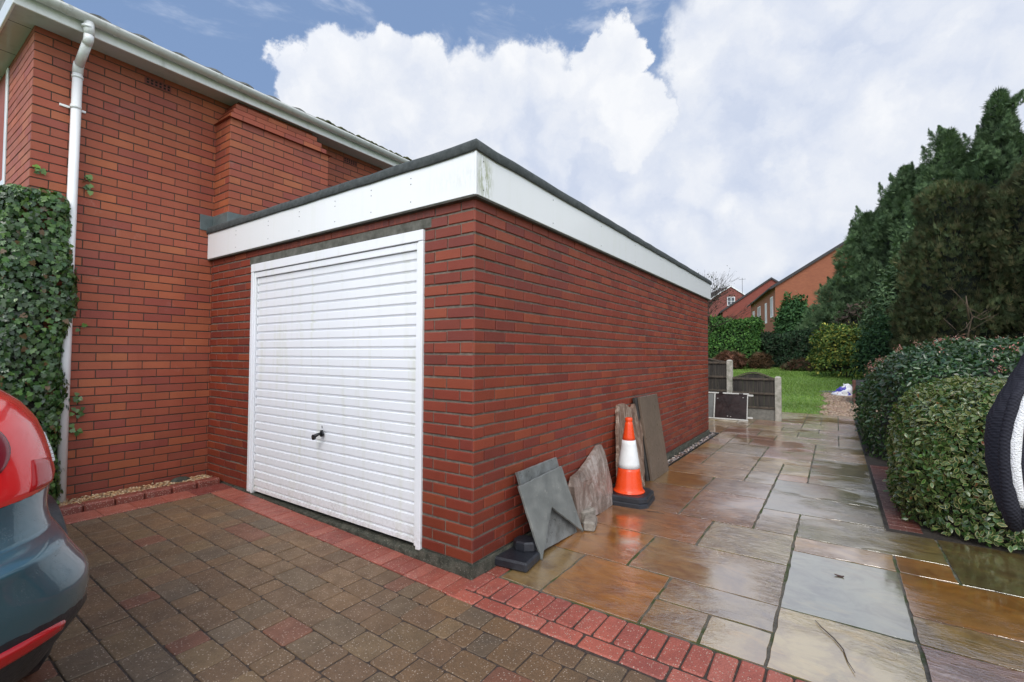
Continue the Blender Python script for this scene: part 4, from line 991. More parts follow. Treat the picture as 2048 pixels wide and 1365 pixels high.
conifer((4.05, 15.9, G(0, 15.9)), 3.0, .75, 7000, BRN, 'low olive brown cypress shoulder left of the rounded pair', 8, 'olive brown cypresses', shape='round', size=.165, lump=.3, fs=1.3, name='cypress_tree')
def shrub(base, rx, ry, H, n, size, pal, label, cat='shrub', name='shrub', seed=0, tmpl='SL', droop=.2, twist=.9, lump=.25, edgepal=None, shape=1.0, group=None, depth=.3, mat=None, core=True):
    t = thing(name, label, cat, base, group)
    u = rng.normal(size=(n, 3)); u[:, 2] = np.abs(u[:, 2])*1.0-.12; u /= np.linalg.norm(u, axis=1, keepdims=True)
    k = np.array([mn.noise(Vector((p[0]*2.1+seed, p[1]*2.1, p[2]*2.1)))+.5*mn.noise(Vector((p[0]*5+seed, p[1]*5, p[2]*5))) for p in u])
    r = (1+lump*k)*(1-rng.random(n)**1.7*depth)
    u[:, 2] = np.where(rng.random(n) < .22, u[:, 2]-rng.random(n)*.45, u[:, 2])
    P = u*r[:, None]*np.array([rx, ry, H*.62]); P[:, 2] += H*.38; P[:, 2] = np.maximum(P[:, 2], .02+.1*rng.random(n))
    P += np.array(base); c = colmix(n, pal, .3, P, 1.6, seed); c *= (.75+.5*np.clip(k+.4, 0, 1))[:, None]
    tp, tf = (SL_P, SL_F) if tmpl == 'SL' else (SP_P, SP_F)
    place_leaves(P, u+np.array([[0, 0, .3]]), size, tp, tf, None, c, None, droop=droop, twist=twist, name='foliage', parent=t, mat=mat or M_needle)
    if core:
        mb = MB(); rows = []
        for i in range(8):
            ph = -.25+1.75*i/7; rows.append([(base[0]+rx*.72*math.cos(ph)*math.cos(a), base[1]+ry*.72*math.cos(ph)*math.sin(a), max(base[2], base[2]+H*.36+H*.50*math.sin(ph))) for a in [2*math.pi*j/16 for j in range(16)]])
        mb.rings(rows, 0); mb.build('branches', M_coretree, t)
    st = MB()
    for q in range(5): a = q*1.25; st.tube([(base[0]+.04*math.cos(a), base[1]+.04*math.sin(a), base[2]-.05), (base[0]+rx*.4*math.cos(a), base[1]+ry*.4*math.sin(a), base[2]+H*.55)], [.03, .012], 5)
    st.build('stems', M_bark, t)
    return t
shrub((3.95, 20.2, G(0, 20)), 1.25, 1.1, 4.6, 9000, .15, [(.08, .13, .065), (.10, .155, .08), (.055, .10, .05), (.13, .19, .09)], 'grey green bushy tree between the green conifers and the olive cypress', 'tree', 'bushy_tree', 11)
shrub((4.4, 20.6, G(0, 20)), 1.0, 1.0, 6.0, 6000, .15, [(.08, .135, .06), (.10, .16, .07), (.06, .10, .05)], 'taller loose green bushy tree half hidden behind the olive cypress', 'tree', 'bushy_tree', 14)
shrub((3.35, 19.0, G(0, 19)), .95, .9, 2.5, 5000, .13, [(.030, .070, .030), (.022, .055, .026), (.04, .085, .03)], 'dark green shrub right of the yellow green bush', seed=12)
shrub((2.15, 23.3, G(0, 23.3)-.15), 1.25, 1.0, 2.5, 11000, .13, [(.20, .24, .05), (.12, .18, .045), (.34, .32, .07), (.06, .12, .035), (.07, .14, .04)], 'yellow green bush at the end of the lawn', seed=13, lump=.42)
shrub((3.0, 25.6, G(0, 26)), 1.5, 1.0, 3.4, 5000, .18, [(.075, .055, .045), (.05, .06, .03), (.09, .065, .05), (.04, .06, .03)], 'thin purplish brown shrub behind the yellow green bush', seed=15)
shrub((-.35, 33.5, G(0, 33)), 1.25, 1.0, 4.3, 9000, .22, [(.06, .14, .05), (.08, .17, .055), (.042, .10, .04)], 'bushy green tree in front of the orange brick gable', 'tree', 'bushy_tree', 16, lump=.4)
shrub((-3.2, 27.0, G(0, 27)), .75, .5, .95, 1500, .3, [(.20, .095, .06), (.16, .075, .05), (.11, .06, .04)], 'large rust brown dead clump at the foot of the laurel hedge', 'plant', 'dead_plant', 17, tmpl='SP', group='dead brown clumps by the hedge')
shrub((-1.7, 27.6, G(0, 27)), .5, .4, .9, 900, .28, [(.15, .085, .045), (.10, .07, .04)], 'narrow upright brown clump below the middle of the far hedge', 'plant', 'dead_plant', 18, tmpl='SP', group='dead brown clumps by the hedge')
shrub((.65, 26.5, G(0, 27)), 1.1, .4, .6, 1200, .26, [(.17, .085, .06), (.10, .065, .04), (.07, .08, .04)], 'low wide brown clump left of the yellow green bush', 'plant', 'dead_plant', 19, tmpl='SP', group='dead brown clumps by the hedge')

def farhedge(B, n, pal, label, seed, size=.17, name='hedge'):
    t = thing(name, label, 'hedge', ((B[0]+B[1])/2, (B[2]+B[3])/2, G(0, B[2])))
    P, Nn = boxsurf(n, *B, rnd=.4, depth=.3, lump=.26, seed=seed, faces='xyXZ', lumpf=.9)
    place_leaves(P, Nn, size, SL_P, SL_F, None, colmix(n, pal, .35, P, 1.1, seed), None, droop=.2, twist=.9, name='foliage', parent=t, mat=M_needle)
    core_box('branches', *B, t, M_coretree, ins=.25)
z = G(0, 28)
farhedge((-14, -1.75, 28.0, 29.6, z-.1, z+2.95), 26000, [(.075, .17, .038), (.055, .135, .034), (.11, .22, .05), (.042, .11, .03)], 'tall bright green laurel hedge beyond the lawn, behind the fence', 31)
farhedge((-1.8, 3.5, 28.6, 29.9, z-.1, z+2.05), 14000, [(.026, .055, .026), (.034, .07, .03), (.020, .045, .024), (.045, .06, .035)], 'lower dark ivy clad hedge between the laurel hedge and the yellow green bush', 32)
for (x0, x1, lab) in ((-1.62, -1.60, 'x'),):
    pass

# broken dead branch in front of the cypress
db = MB()
db.tube([at(1930, 700, 11.5), at(1938, 660, 11.4), at(1944, 632, 11.3), at(1936, 612, 11.2), at(1915, 590, 11.1), at(1900, 575, 11.1)], [.017, .016, .013, .010, .007, .003], 6)
db.tube([at(1938, 640, 11.3), at(1934, 610, 11.2), at(1932, 592, 11.2)], [.022, .018, .006], 6)
db.tube([at(1944, 632, 11.3), at(1962, 640, 11.2), at(1980, 632, 11.2), at(1992, 640, 11.2)], [.010, .008, .006, .003], 5)
db.tube([at(1950, 636, 11.3), at(1975, 620, 11.2)], [.01, .004], 5)
for i in range(7):
    q = at(1930+jit(20), 650+jit(35), 11.35); db.tube([q, q+Vector((jit(.35), jit(.2), jit(.3))), q+Vector((jit(.6), jit(.2), jit(.5)))], [.008, .005, .002], 4)
tag(db.build('dead_branch', M_deadwood), 'pale bare broken branch standing in front of the olive cypress', 'branch')

# bare twiggy tree behind the garage roof
def bare_tree():
    t = thing('bare_tree', 'bare twiggy tree top showing above the garage roof edge', 'tree', (-2.55, 14.0, 0))
    mb = MB(); tips = []
    def grow(p, d, L, r, lv):
        q = p+d*L; mb.tube([p, p+d*L*.5+Vector((jit(.03), jit(.03), 0))*L, q], [r, r*.8, r*.6], 5)
        if lv == 0: tips.append(q); return
        for k in range(4 if lv > 1 else 3):
            nd = (d+Vector((jit(.75), jit(.75), .15+jit(.45)))).normalized(); grow(q, nd, L*random.uniform(.6, .82), r*.55, lv-1)
    grow(Vector((-2.35, 14.0, 0)), Vector((0, 0, 1)), 1.45, .05, 5)
    for k in range(3): grow(Vector((-2.35, 14.0, 1.0)), Vector((.7*math.cos(k*2.1), .5*math.sin(k*2.1), 1)).normalized(), .95, .03, 4)
    mb.build('trunk', M_bark, t)
    P = np.array([list(x) for x in tips]); i = rng.integers(0, len(P), 500); P = P[i]+rng.normal(size=(500, 3))*.07
    place_leaves(P, rng.normal(size=(500, 3)), .06, SL_P, SL_F, None, colmix(500, [(.05, .05, .03), (.04, .06, .03)], .3), None, name='last_leaves', parent=t, mat=M_needle)
bare_tree()

# grass
def grass():
    n = 90000; y = 9.3+20*rng.random(n)**1.25; x = -6+9.2*rng.random(n)
    ok = np.ones(n, bool)
    edge = np.array([1.62-.025*(yy-11)+.28*mn.noise(Vector((yy*.9, 3, 0))) for yy in y])
    ok &= ~((x > edge+rng.normal(size=n)*.07) & (y < 16.9)); ok &= (y > 10.93+.05*np.sin(x*9)); ok &= ~((x > 2.4) & (y > 16.9) & (y < 18))
    x, y = x[ok], y[ok]; n = len(x); z = np.array([terr(0, a) for a in y])
    h = rng.uniform(.025, .065, n)*(1+.02*(y-10)); a = rng.uniform(0, 6.28, n); wd = .006+.0008*(y-9)
    V = np.zeros((n, 3, 3)); V[:, 0] = np.stack([x-np.cos(a)*wd, y-np.sin(a)*wd, z], 1); V[:, 1] = np.stack([x+np.cos(a)*wd, y+np.sin(a)*wd, z], 1)
    V[:, 2] = np.stack([x+rng.normal(size=n)*.03, y+rng.normal(size=n)*.03, z+h], 1)
    g = np.array([mn.noise(Vector((p*.8, q*.5, 0))) for p, q in zip(x, y)])[:, None]
    c = colmix(n, [(.22, .36, .07), (.27, .41, .09), (.18, .31, .06), (.32, .42, .13)], .2)*(1+.35*g)
    C = np.ones((n, 3, 4)); C[:, :, :3] = c[:, None]; C[:, :2, :3] *= .85
    tag(npmesh('grass', V.reshape(-1, 3), np.arange(n*3).reshape(-1, 3), M_grassb, C.reshape(-1, 4)), 'short bright green grass of the back lawn', 'grass', kind='stuff')
grass()

# ------------------------------------------------------------------ fence behind the garage
def fence():
    Y = 9.06
    m_wood, T = newmat('dark_weathered_boards'); st = T.noise(T.vmath('MULTIPLY', T.P, (26, 26, 1.4)), 1, 5, .65); n = T.noise(T.P, 5, 4)
    c = T.ramp(st, [(.3, (.010, .009, .008)), (.5, (.035, .030, .024)), (.68, (.075, .062, .045))]); T.set(T.p.inputs['Base Color'], c); T.p.inputs['Roughness'].default_value = .7
    m_rail = simple('brown_fence_rail', (.10, .078, .055), .75, .3, 14, col2=(.04, .032, .024)); m_gb = simple('gravel_board_concrete', (.20, .19, .165), .85, .15, 20, bumps=(140, .004), col2=(.13, .13, .11))
    f = thing('garden_fence', 'stepped garden fence of arched dark panels between pale concrete posts', 'fence', (-.5, Y, 0))
    def post(x, w_, h):
        mb = MB(); mb.box(x-w_/2, x+w_/2, Y-.06, Y+.06, -.05, h-.02, 0, bev=.006)
        a, b = w_/2-.004, .055; mb.add([(x-a, Y-b, h-.02), (x+a, Y-b, h-.02), (x+a, Y+b, h-.02), (x-a, Y+b, h-.02), (x-a*.5, Y-b*.5, h), (x+a*.5, Y-b*.5, h), (x+a*.5, Y+b*.5, h), (x-a*.5, Y+b*.5, h)], [(0, 1, 5, 4), (1, 2, 6, 5), (2, 3, 7, 6), (3, 0, 4, 7), (4, 5, 6, 7)])
        mb.build('post', M_post, f)
    post(.815, .115, .93); post(-.115, .115, 1.27); post(-2.0, .115, 1.27)
    def panel(x0, x1, zb, ze, arch, name='arched_panel'):
        mb = MB(); nb = int((x1-x0)/.095); 
        top = lambda x: ze+arch*math.sin(math.pi*min(1, max(0, (x-x0)/(x1-x0))))**1.2
        for i in range(nb):
            a = x0+(x1-x0)*i/nb; b = x0+(x1-x0)*(i+1)/nb-.003; o = .006*(i % 2)
            vs = [(a, Y-.008-o, zb), (b, Y-.008-o, zb), (b, Y-.008-o, top(b)-.02), (a, Y-.008-o, top(a)-.02)]; vs += [(p[0], Y+.012-o, p[2]) for p in vs]
            mb.add(vs, [(0, 1, 2, 3), (5, 4, 7, 6), (0, 4, 5, 1), (2, 6, 7, 3), (1, 5, 6, 2), (4, 0, 3, 7)], 0)
        p = mb.build(name, m_wood, f)
        r = MB(); n = 14
        rows = [[(x, Y-.03, top(x)-.015), (x, Y+.03, top(x)-.015), (x, Y+.03, top(x)+.012), (x, Y-.03, top(x)+.012)] for x in [x0+(x1-x0)*i/n for i in range(n+1)]]
        r.rings(rows, 0, smooth=False)
        for z in (ze-.035, (zb+ze)/2-.02, zb+.0): r.box(x0, x1, Y-.042, Y-.0085, z, z+.045, 0, bev=.004)
        r.build('rail', m_rail, p)
    panel(-.055, .755, .235, .875, .125); panel(-1.94, -.175, .56, 1.215, .14)
    g = MB(); g.box(-.06, .757, Y-.025, Y+.025, -.03, .232, 0, bev=.004); g.box(-1.94, -.17, Y-.025, Y+.025, -.03, .556, 0, bev=.004); g.build('gravel_board', m_gb, f)
    # white framed dark board leaning on the fence
    b = thing('framed_board', 'dark brown board in a white frame leaning against the fence beside the garage', 'board', (-.05, 8.7, 0))
    m_b = simple('dark_brown_board', (.030, .017, .016), .35, .3, 7); m_w = simple('white_frame_strip', (.55, .54, .50), .5, .1)
    mt = Matrix.Translation((0, 8.62, 0)) @ Matrix.Rotation(math.radians(-14), 4, 'X') @ Matrix.Rotation(math.radians(0), 4, 'Z')
    q = MB(); q.box(-.345, .27, -.008, .008, .03, .55, 0, mtx=mt); q.box(-.95, -.39, -.002, .012, .03, .55, 1, mtx=mt); bo = q.build('panel', [m_b, simple('grey_board', (.16, .165, .155), .7)], b)
    q = MB(); q.box(-.96, .305, -.016, .012, .552, .580, 0, bev=.003, mtx=mt); q.box(-.96, .305, -.016, .012, .0, .028, 0, bev=.003, mtx=mt); q.box(.272, .290, -.014, .012, .0285, .5515, 0, bev=.003, mtx=mt); q.box(-.375, -.350, -.014, .012, .0285, .5515, 0, bev=.003, mtx=mt)
    for (x, z) in ((.305, .52), (.305, .05)): q.box(x-.012, x+.085, -.020, -.017, z, z+.035, 0, mtx=mt)
    for (x, z) in ((-.30, .44), (.20, .48), (-.09, .07), (-.03, .065), (-.24, .545)): q.box(x-.012, x+.008, -.012, -.0085, z, z+.012, 0, mtx=mt)
    q.build('frame', m_w, b)
    q = MB(); q.box(-.28, -.20, -.022, -.0165, .545, .585, 0, mtx=mt); q.build('hinge', m_b, b)
    q = MB(); q.box(.12, .20, -.022, -.0165, .53, .575, 0, mtx=mt); q.build('hinge', m_b, b)
fence()

# ------------------------------------------------------------------ clutter near the planting bed
def clutter():
    # white sack
    mb = MB(); c = Vector((2.0, 16.3, terr(0, 16.3))); rows = []
    for i in range(15):
        v = i/14*math.pi/2; rows.append([])
        for j in range(28):
            a = 2*math.pi*j/28; n_ = 1+.28*mn.noise(Vector((math.cos(a)*1.6, math.sin(a)*1.6, v*2.2)))+.10*mn.noise(Vector((math.cos(a)*6, math.sin(a)*6, v*6)))
            rows[-1].append(c+Vector((math.cos(v)*math.cos(a)*.30*n_, math.cos(v)*math.sin(a)*.20*n_, math.sin(v)*.30*n_*(1+.25*math.cos(a)))))
    m, T = newmat('printed_plastic_sack'); n = T.noise(T.P, 5, 2, .4); n2 = T.noise(T.P, 9, 3, .5)
    cc = T.mix(T.maprange(n, .56, .58), (.72, .72, .74), (.06, .05, .38)); cc = T.mix(T.maprange(n2, .66, .68), cc, (.35, .10, .10)); T.set(T.p.inputs['Base Color'], cc); T.p.inputs['Roughness'].default_value = .3
    T.set(T.p.inputs['Normal'], bump(T, T.noise(T.P, 14, 4), .03))
    mb.rings(rows, 0, cap0=True); tag(mb.build('plastic_sack', m), 'crumpled white plastic sack with blue print lying at the lawn edge', 'sack')
    # dark planters / composter
    m_k = simple('old_painted_timber', (.05, .052, .055), .7, .3, 12, col2=(.02, .02, .022)); m_r = simple('rusty_red_timber', (.13, .055, .04), .8, .3, 14)
    t = thing('planter_box', 'dark rough timber planter half hidden behind the flowering hedge', 'planter', (2.9, 14.6, 0))
    z = terr(0, 14.4); x0, x1, y0, y1 = 2.22, 3.3, 14.2, 15.2; q = MB()
    for i in range(4): q.box(x0+.05, x1, y0, y0+.03, z+.02+i*.16, z+.165+i*.16, 0, bev=.006); q.box(x0, x0+.03, y0+.05, y1, z+.02+i*.16, z+.165+i*.16, 0, bev=.006); q.box(x1, x1+.03, y0, y1, z+.02+i*.16, z+.165+i*.16, 0); q.box(x0+.04, x1, y1, y1+.03, z+.02+i*.16, z+.165+i*.16, 0)
    q.build('boards', m_k, t)
    q = MB(); q.box(x0-.03, x0+.05, y0-.04, y0+.04, z-.03, z+.68, 0, bev=.006); q.build('corner_post', m_r, t)
    q = MB(); q.box(x1-.02, x1+.05, y0-.04, y0+.04, z-.03, z+.66, 0, bev=.006); q.build('corner_post', m_r, t)
    q = MB(); q.box(x0+.03, x1, y0+.03, y1, z+.5, z+.56, 0)
    q.build('soil', M_soil, t)
    # stones at the lawn edge
    def stone(c, s, mat, name, label, seed, grp=None):
        q = MB(); rows = []
        for i in range(7):
            v = -1.2+2.7*i/6; rows.append([(c[0]+s[0]*math.cos(v)*math.cos(a)*(1+.3*mn.noise(Vector((math.cos(a)*2+seed, math.sin(a)*2, v)))), c[1]+s[1]*math.cos(v)*math.sin(a)*(1+.3*mn.noise(Vector((math.cos(a)*2, seed, v)))), c[2]+s[2]*math.sin(v)) for a in [2*math.pi*j/12 for j in range(12)]])
        q.rings(rows, 0, smooth=False); return tag(q.build(name, mat), label, 'stone', grp)
    ms = simple('grey_garden_stone', (.15, .15, .16), .6, .3, 8, bumps=(20, .01))
    stone((1.75, 17.3, terr(0, 17.3)), (.45, .2, .05), ms, 'flat_stone', 'flat grey stone in the grass left of the white sack', 1)
    stone((2.35, 18.3, terr(0, 18.3)), (.5, .3, .2), ms, 'garden_stone', 'grey boulder behind the white sack', 2)
    stone((1.75, 27.0, terr(0, 27.0)), (.3, .25, .12), ms, 'garden_stone', 'grey stone at the foot of the far dark hedge', 3)
    stone((-3.42, -.28, .11), (.05, .10, .05), simple('mossy_dark_stone', (.05, .055, .04), .7, .3, 20, bumps=(40, .01)), 'mossy_stone', 'dark mossy stone on the golden gravel by the house wall', 4)
clutter()

# ------------------------------------------------------------------ things leaning on the garage
def leaning():
    def plate(name, label, pts, th, mat, rough=.004, cat='slab', edge=None, tri=(0, 1, 2)):
        """pts: ordered 3-D outline of the outer face (roughly planar); thickness goes towards the wall"""
        P = [Vector(p) for p in pts]; ia, ib, ic = tri; n = (P[ib]-P[ia]).cross(P[ic]-P[ia]).normalized()
        P = [p+Vector(((P[ia]-p).dot(n)/n.x, 0, 0)) for p in P]
        if n.x < 0: n = -n
        out = []
        for i in range(len(P)):
            a, b = P[i], P[(i+1) % len(P)]; k = max(1, int((b-a).length/.035))
            for q in range(k): out.append(a.lerp(b, q/k)+((b-a).normalized()*jit(rough)*.3+(b-a).normalized().cross(n)*jit(rough) if q else Vector()))
        m = MB(); N_ = len(out); c = sum(out, Vector())/N_
        r0 = [p-n*th for p in out]; r1 = [p-n*.003 for p in out]; r2 = [p+(c-p).normalized()*.004 for p in out]
        m.rings([r0, r1, r2], 0, smooth=False)
        o = m.build(name, mat); tag(o, label, cat); return o
    m_sl, T = newmat('wet_grey_slate'); n = T.noise(T.P, 4, 5, .6, .5); s = T.noise(T.vmath('MULTIPLY', T.P, (6, 40, 6)), 1, 4, .6)
    c = T.ramp(n, [(.3, (.115, .125, .12)), (.55, (.17, .18, .17)), (.75, (.24, .25, .23))]); c = T.mix(T.maprange(s, .55, .8, 0, .4), c, (.10, .11, .11)); c = T.mix(T.maprange(T.noise(T.P, 16, 4, .7), .62, .7, 0, .7), c, (.30, .30, .27))
    T.set(T.p.inputs['Base Color'], c); T.set(T.p.inputs['Roughness'], T.maprange(n, .3, .7, .25, .5)); T.set(T.p.inputs['Normal'], bump(T, T.noise(T.P, 30, 5, .6), .002))
    m_sd = simple('damp_dark_slate', (.085, .09, .082), .30, .25, 12, bumps=(50, .002), col2=(.15, .155, .14))
    m_sm = simple('stained_grey_slab', (.19, .20, .195), .32, .3, 9, bumps=(40, .002), col2=(.09, .095, .09))
    # back square slab (seen above and through the notch)
    plate('paving_slab', 'stained dark grey square slab leaning on the wall behind the notched slate', [(.175, .50, .03), (.175, 1.055, .0), (.045, .96, .57), (.045, .41, .565)], .022, m_sm, .002)
    # front slate with an inverted V notch at the foot
    A = Vector((.205, .455, .0)); Bq = Vector((.215, 1.06, .0)); TR = Vector((.105, .93, .515)); TL = Vector((.115, .345, .495))
    plate('notched_slate', 'pale grey leaning slate with a triangular notch in its foot', [(.222, .455, .012), (.196, .685, .285), (.222, 1.07, .008), TR, TL], .016, m_sl, .003, 'slate', tri=(0, 2, 3))
    # rough stone
    m_r, T = newmat('rough_streaky_stone'); n = T.noise(T.vmath('MULTIPLY', T.P, (6, 8, 3.5)), 1, 7, .7, .8)
    c = T.ramp(n, [(.3, (.10, .075, .06)), (.5, (.23, .18, .15)), (.62, (.38, .33, .30)), (.75, (.16, .12, .095))]); T.set(T.p.inputs['Base Color'], c); T.set(T.p.inputs['Roughness'], .32)
    T.set(T.p.inputs['Normal'], bump(T, T.noise(T.P, 14, 6, .65), .02))
    Pr = lambda y, z: (.030+.13*(1-z/.55)*.9, y, z)
    q = MB(); ol = [(1.16, .02), (1.16, .30), (1.22, .36), (1.36, .38), (1.52, .43), (1.66, .49), (1.76, .535), (1.83, .53), (1.87, .45), (1.88, .18), (1.87, .04), (1.80, .005), (1.56, .0), (1.4, .015)]
    face = []; nr = 7
    rings_ = []
    for k in range(nr):
        t = 1-k/(nr-1)*.97; row = []
        for i, (y, z) in enumerate(ol):
            cy, cz = 1.56, .22; y_ = cy+(y-cy)*t; z_ = cz+(z-cz)*t; p = Vector(Pr(y_, z_)); p.x += .014*(1-t**4)+.014*mn.noise(Vector((y_*9, z_*9, 1))); row.append(p)
        rings_.append(row)
    back = [Vector((max(.006, Pr(y, z)[0]-.045), y, z)) for y, z in ol]
    q.rings([back]+rings_, 0, smooth=False); tag(q.build('rough_stone', m_r), 'jagged streaky brown stone leaning between the grey slate and the cone', 'stone')
    # small broken bits
    m_b = simple('pale_broken_brick', (.27, .24, .20), .6, .3, 20, bumps=(60, .006), col2=(.15, .13, .11))
    for (x, y, z, sx, sy, sz, rz, lab) in ((.215, 1.19, .0, .05, .095, .075, .35, 'pale broken brick lying on the paving beside the notched slate'), (.12, 1.29, .0, .06, .08, .11, -.2, 'chipped stone block behind the pale broken brick')):
        q = MB(); q.box(-sx, sx, -sy, sy, 0, sz, 0, bev=.014, mtx=Matrix.Translation((x, y, z)) @ Matrix.Rotation(rz, 4, 'Z')); q.v = [(a+jit(.004), b+jit(.004), max(0.001, c_+jit(.004))) for a, b, c_ in q.v]
        tag(q.build('broken_brick', m_b), lab, 'brick')
    # tall rough brown plank-like slab
    m_t, T = newmat('rough_brown_flag'); n = T.noise(T.vmath('MULTIPLY', T.P, (8, 26, 6)), 1, 6, .65, 1.0)
    c = T.ramp(n, [(.3, (.09, .055, .04)), (.5, (.20, .125, .088)), (.62, (.36, .28, .22)), (.72, (.14, .09, .065))]); T.set(T.p.inputs['Base Color'], c); T.set(T.p.inputs['Roughness'], .35); T.set(T.p.inputs['Normal'], bump(T, T.noise(T.P, 18, 6, .65), .015))
    plate('rough_flagstone', 'tall rough brown flagstone leaning on the wall behind the cone', [(.145, 1.98, .01), (.17, 2.62, .0), (.055, 2.86, .80), (.05, 2.66, .84), (.045, 2.60, .79), (.040, 2.42, .86), (.040, 2.25, .86)], .03, m_t, .008, 'flagstone')
    # stack of smooth flags standing on edge
    m_f = simple('smooth_wet_brown_flag', (.155, .115, .085), .34, .15, 6, bumps=(30, .002), col2=(.12, .09, .068)); m_fe = simple('rough_dark_flag', (.055, .05, .045), .6, .3, 20, bumps=(30, .01))
    def leaned(y0, y1, xb, xt, h, th, m, label, sk=.0):
        P0 = [(xb, y0, .0), (xb, y1, .0), (xt, y1+sk, h), (xt, y0+sk, h)]
        return plate('flagstone', label, P0, th, m, .002, 'flagstone')
    leaned(2.83, 3.42, .185, .078, .905, .028, m_f, 'smooth brown flagstone, outermost of the pair leaning behind the cone', -.10)
    leaned(2.80, 3.36, .148, .045, .900, .028, m_fe, 'dark rough edged flagstone, innermost of the pair against the garage wall', -.13)
    # black rubber feet
    q = MB(); mt = Matrix.Translation((.09, .335, .0)) @ Matrix.Rotation(math.radians(8), 4, 'Z'); q.box(-.12, .13, -.11, .11, .0, .062, 0, bev=.012, mtx=mt)
    tag(q.build('rubber_foot', M_rubber), 'flat black rubber block on the paving at the garage corner', 'rubber block')
    q = MB(); rows = []
    for (r_, z_) in ((.075, .0625), (.078, .075), (.074, .115), (.064, .124)): rows.append([(.10+r_*math.cos(a)*1.15, .44+r_*math.sin(a), z_) for a in [math.pi/8+math.pi/4*k for k in range(8)]])
    q.rings(rows, 0, smooth=False); tag(q.build('rubber_foot', M_rubber), 'small octagonal black rubber block on top of the flat one, behind the notched slate', 'rubber block')
leaning()

def cone():
    c = (.218, 2.03, 0); t = thing('traffic_cone', 'orange and white traffic cone on a black octagonal base', 'traffic cone', c)
    def octo(mb, s, z0, z1, b=.014, cut=.28):
        def ring(k, z): 
            a = s*k; e = a*(1-cut*2) if False else a-s*cut*1.0; pts = [(a, -e), (a, e), (e, a), (-e, a), (-a, e), (-a, -e), (-e, -a), (e, -a)]
            r = math.radians(6); return [(c[0]+x*math.cos(r)-y*math.sin(r), c[1]+x*math.sin(r)+y*math.cos(r), z) for x, y in pts]
        mb.rings([ring(1, z0), ring(1, z1-b), ring(1-b/s, z1)], 0, smooth=False)
    b = MB(); octo(b, .205, 0, .045); octo(b, .198, .046, .092); b.build('base', M_rubber, t)
    m_o = simple('wet_orange_plastic', (.80, .070, .012), .25, .06, 5); m_wt = simple('white_reflective_sleeve', (.74, .75, .74), .4, .06, 12, bumps=(200, .0006))
    o = MB(); H_ = .765
    r = lambda z: .130-(z-.095)*.150
    def seg(z0, z1, off, m, name, extra0=(), extra1=()):
        q = MB(); q.lathe(list(extra0)+[(r(z0+(z1-z0)*k/6)+off, z0+(z1-z0)*k/6) for k in range(7)]+list(extra1), c, 36); return q.build(name, m, t)
    seg(.115, .312, .0, m_o, 'lower_orange_body', [(.145, .0925), (.144, .100), (.134, .108)])
    seg(.3121, .565, .0025, m_wt, 'white_band', [(r(.312), .3121)], [(r(.565)-.001, .5655)])
    seg(.5656, .725, -.001, m_o, 'upper_orange_body', [], [(.033, .727), (.030, .735), (.034, .742), (.034, .765), (.028, .772), (.012, .774)])
cone()

def litter():
    m = simple('brown_fallen_leaf', (.075, .028, .015), .45, .2, 40)
    q = MB(); c = Vector((1.83, 1.33, .004)); pts = [c+Vector((.026*math.cos(a)*(1-.25*math.cos(a)), .012*math.sin(a), .002+.003*math.cos(a*2))) for a in [2*math.pi*k/14 for k in range(14)]]
    q.rings([[p-Vector((0, 0, .0015)) for p in pts], pts], 0, smooth=False); tag(q.build('fallen_leaf', m), 'small brown leaf lying on the big wet grey slab', 'leaf')
    mt = simple('wet_twig', (.07, .04, .022), .5, .2, 40)
    q = MB(); P = [(1.72, .66), (1.75, .60), (1.80, .53), (1.835, .45), (1.85, .36), (1.875, .28)]; q.tube([(x, y, .005+.002*(i % 2)) for i, (x, y) in enumerate(P)], [.0015, .0022, .0026, .0026, .002, .0012], 6)
    tag(q.build('twig', mt), 'long curved twig on the sandy slab at the front edge of the patio', 'twig')
    q = MB(); q.tube([(.46, 1.82, .006), (.52, 1.84, .007), (.61, 1.835, .006)], [.002, .003, .002], 6); q.tube([(.52, 1.84, .007), (.55, 1.86, .008)], [.002, .001], 5)
    tag(q.build('twig', mt), 'short straight twig on the paving in front of the traffic cone', 'twig')
litter()

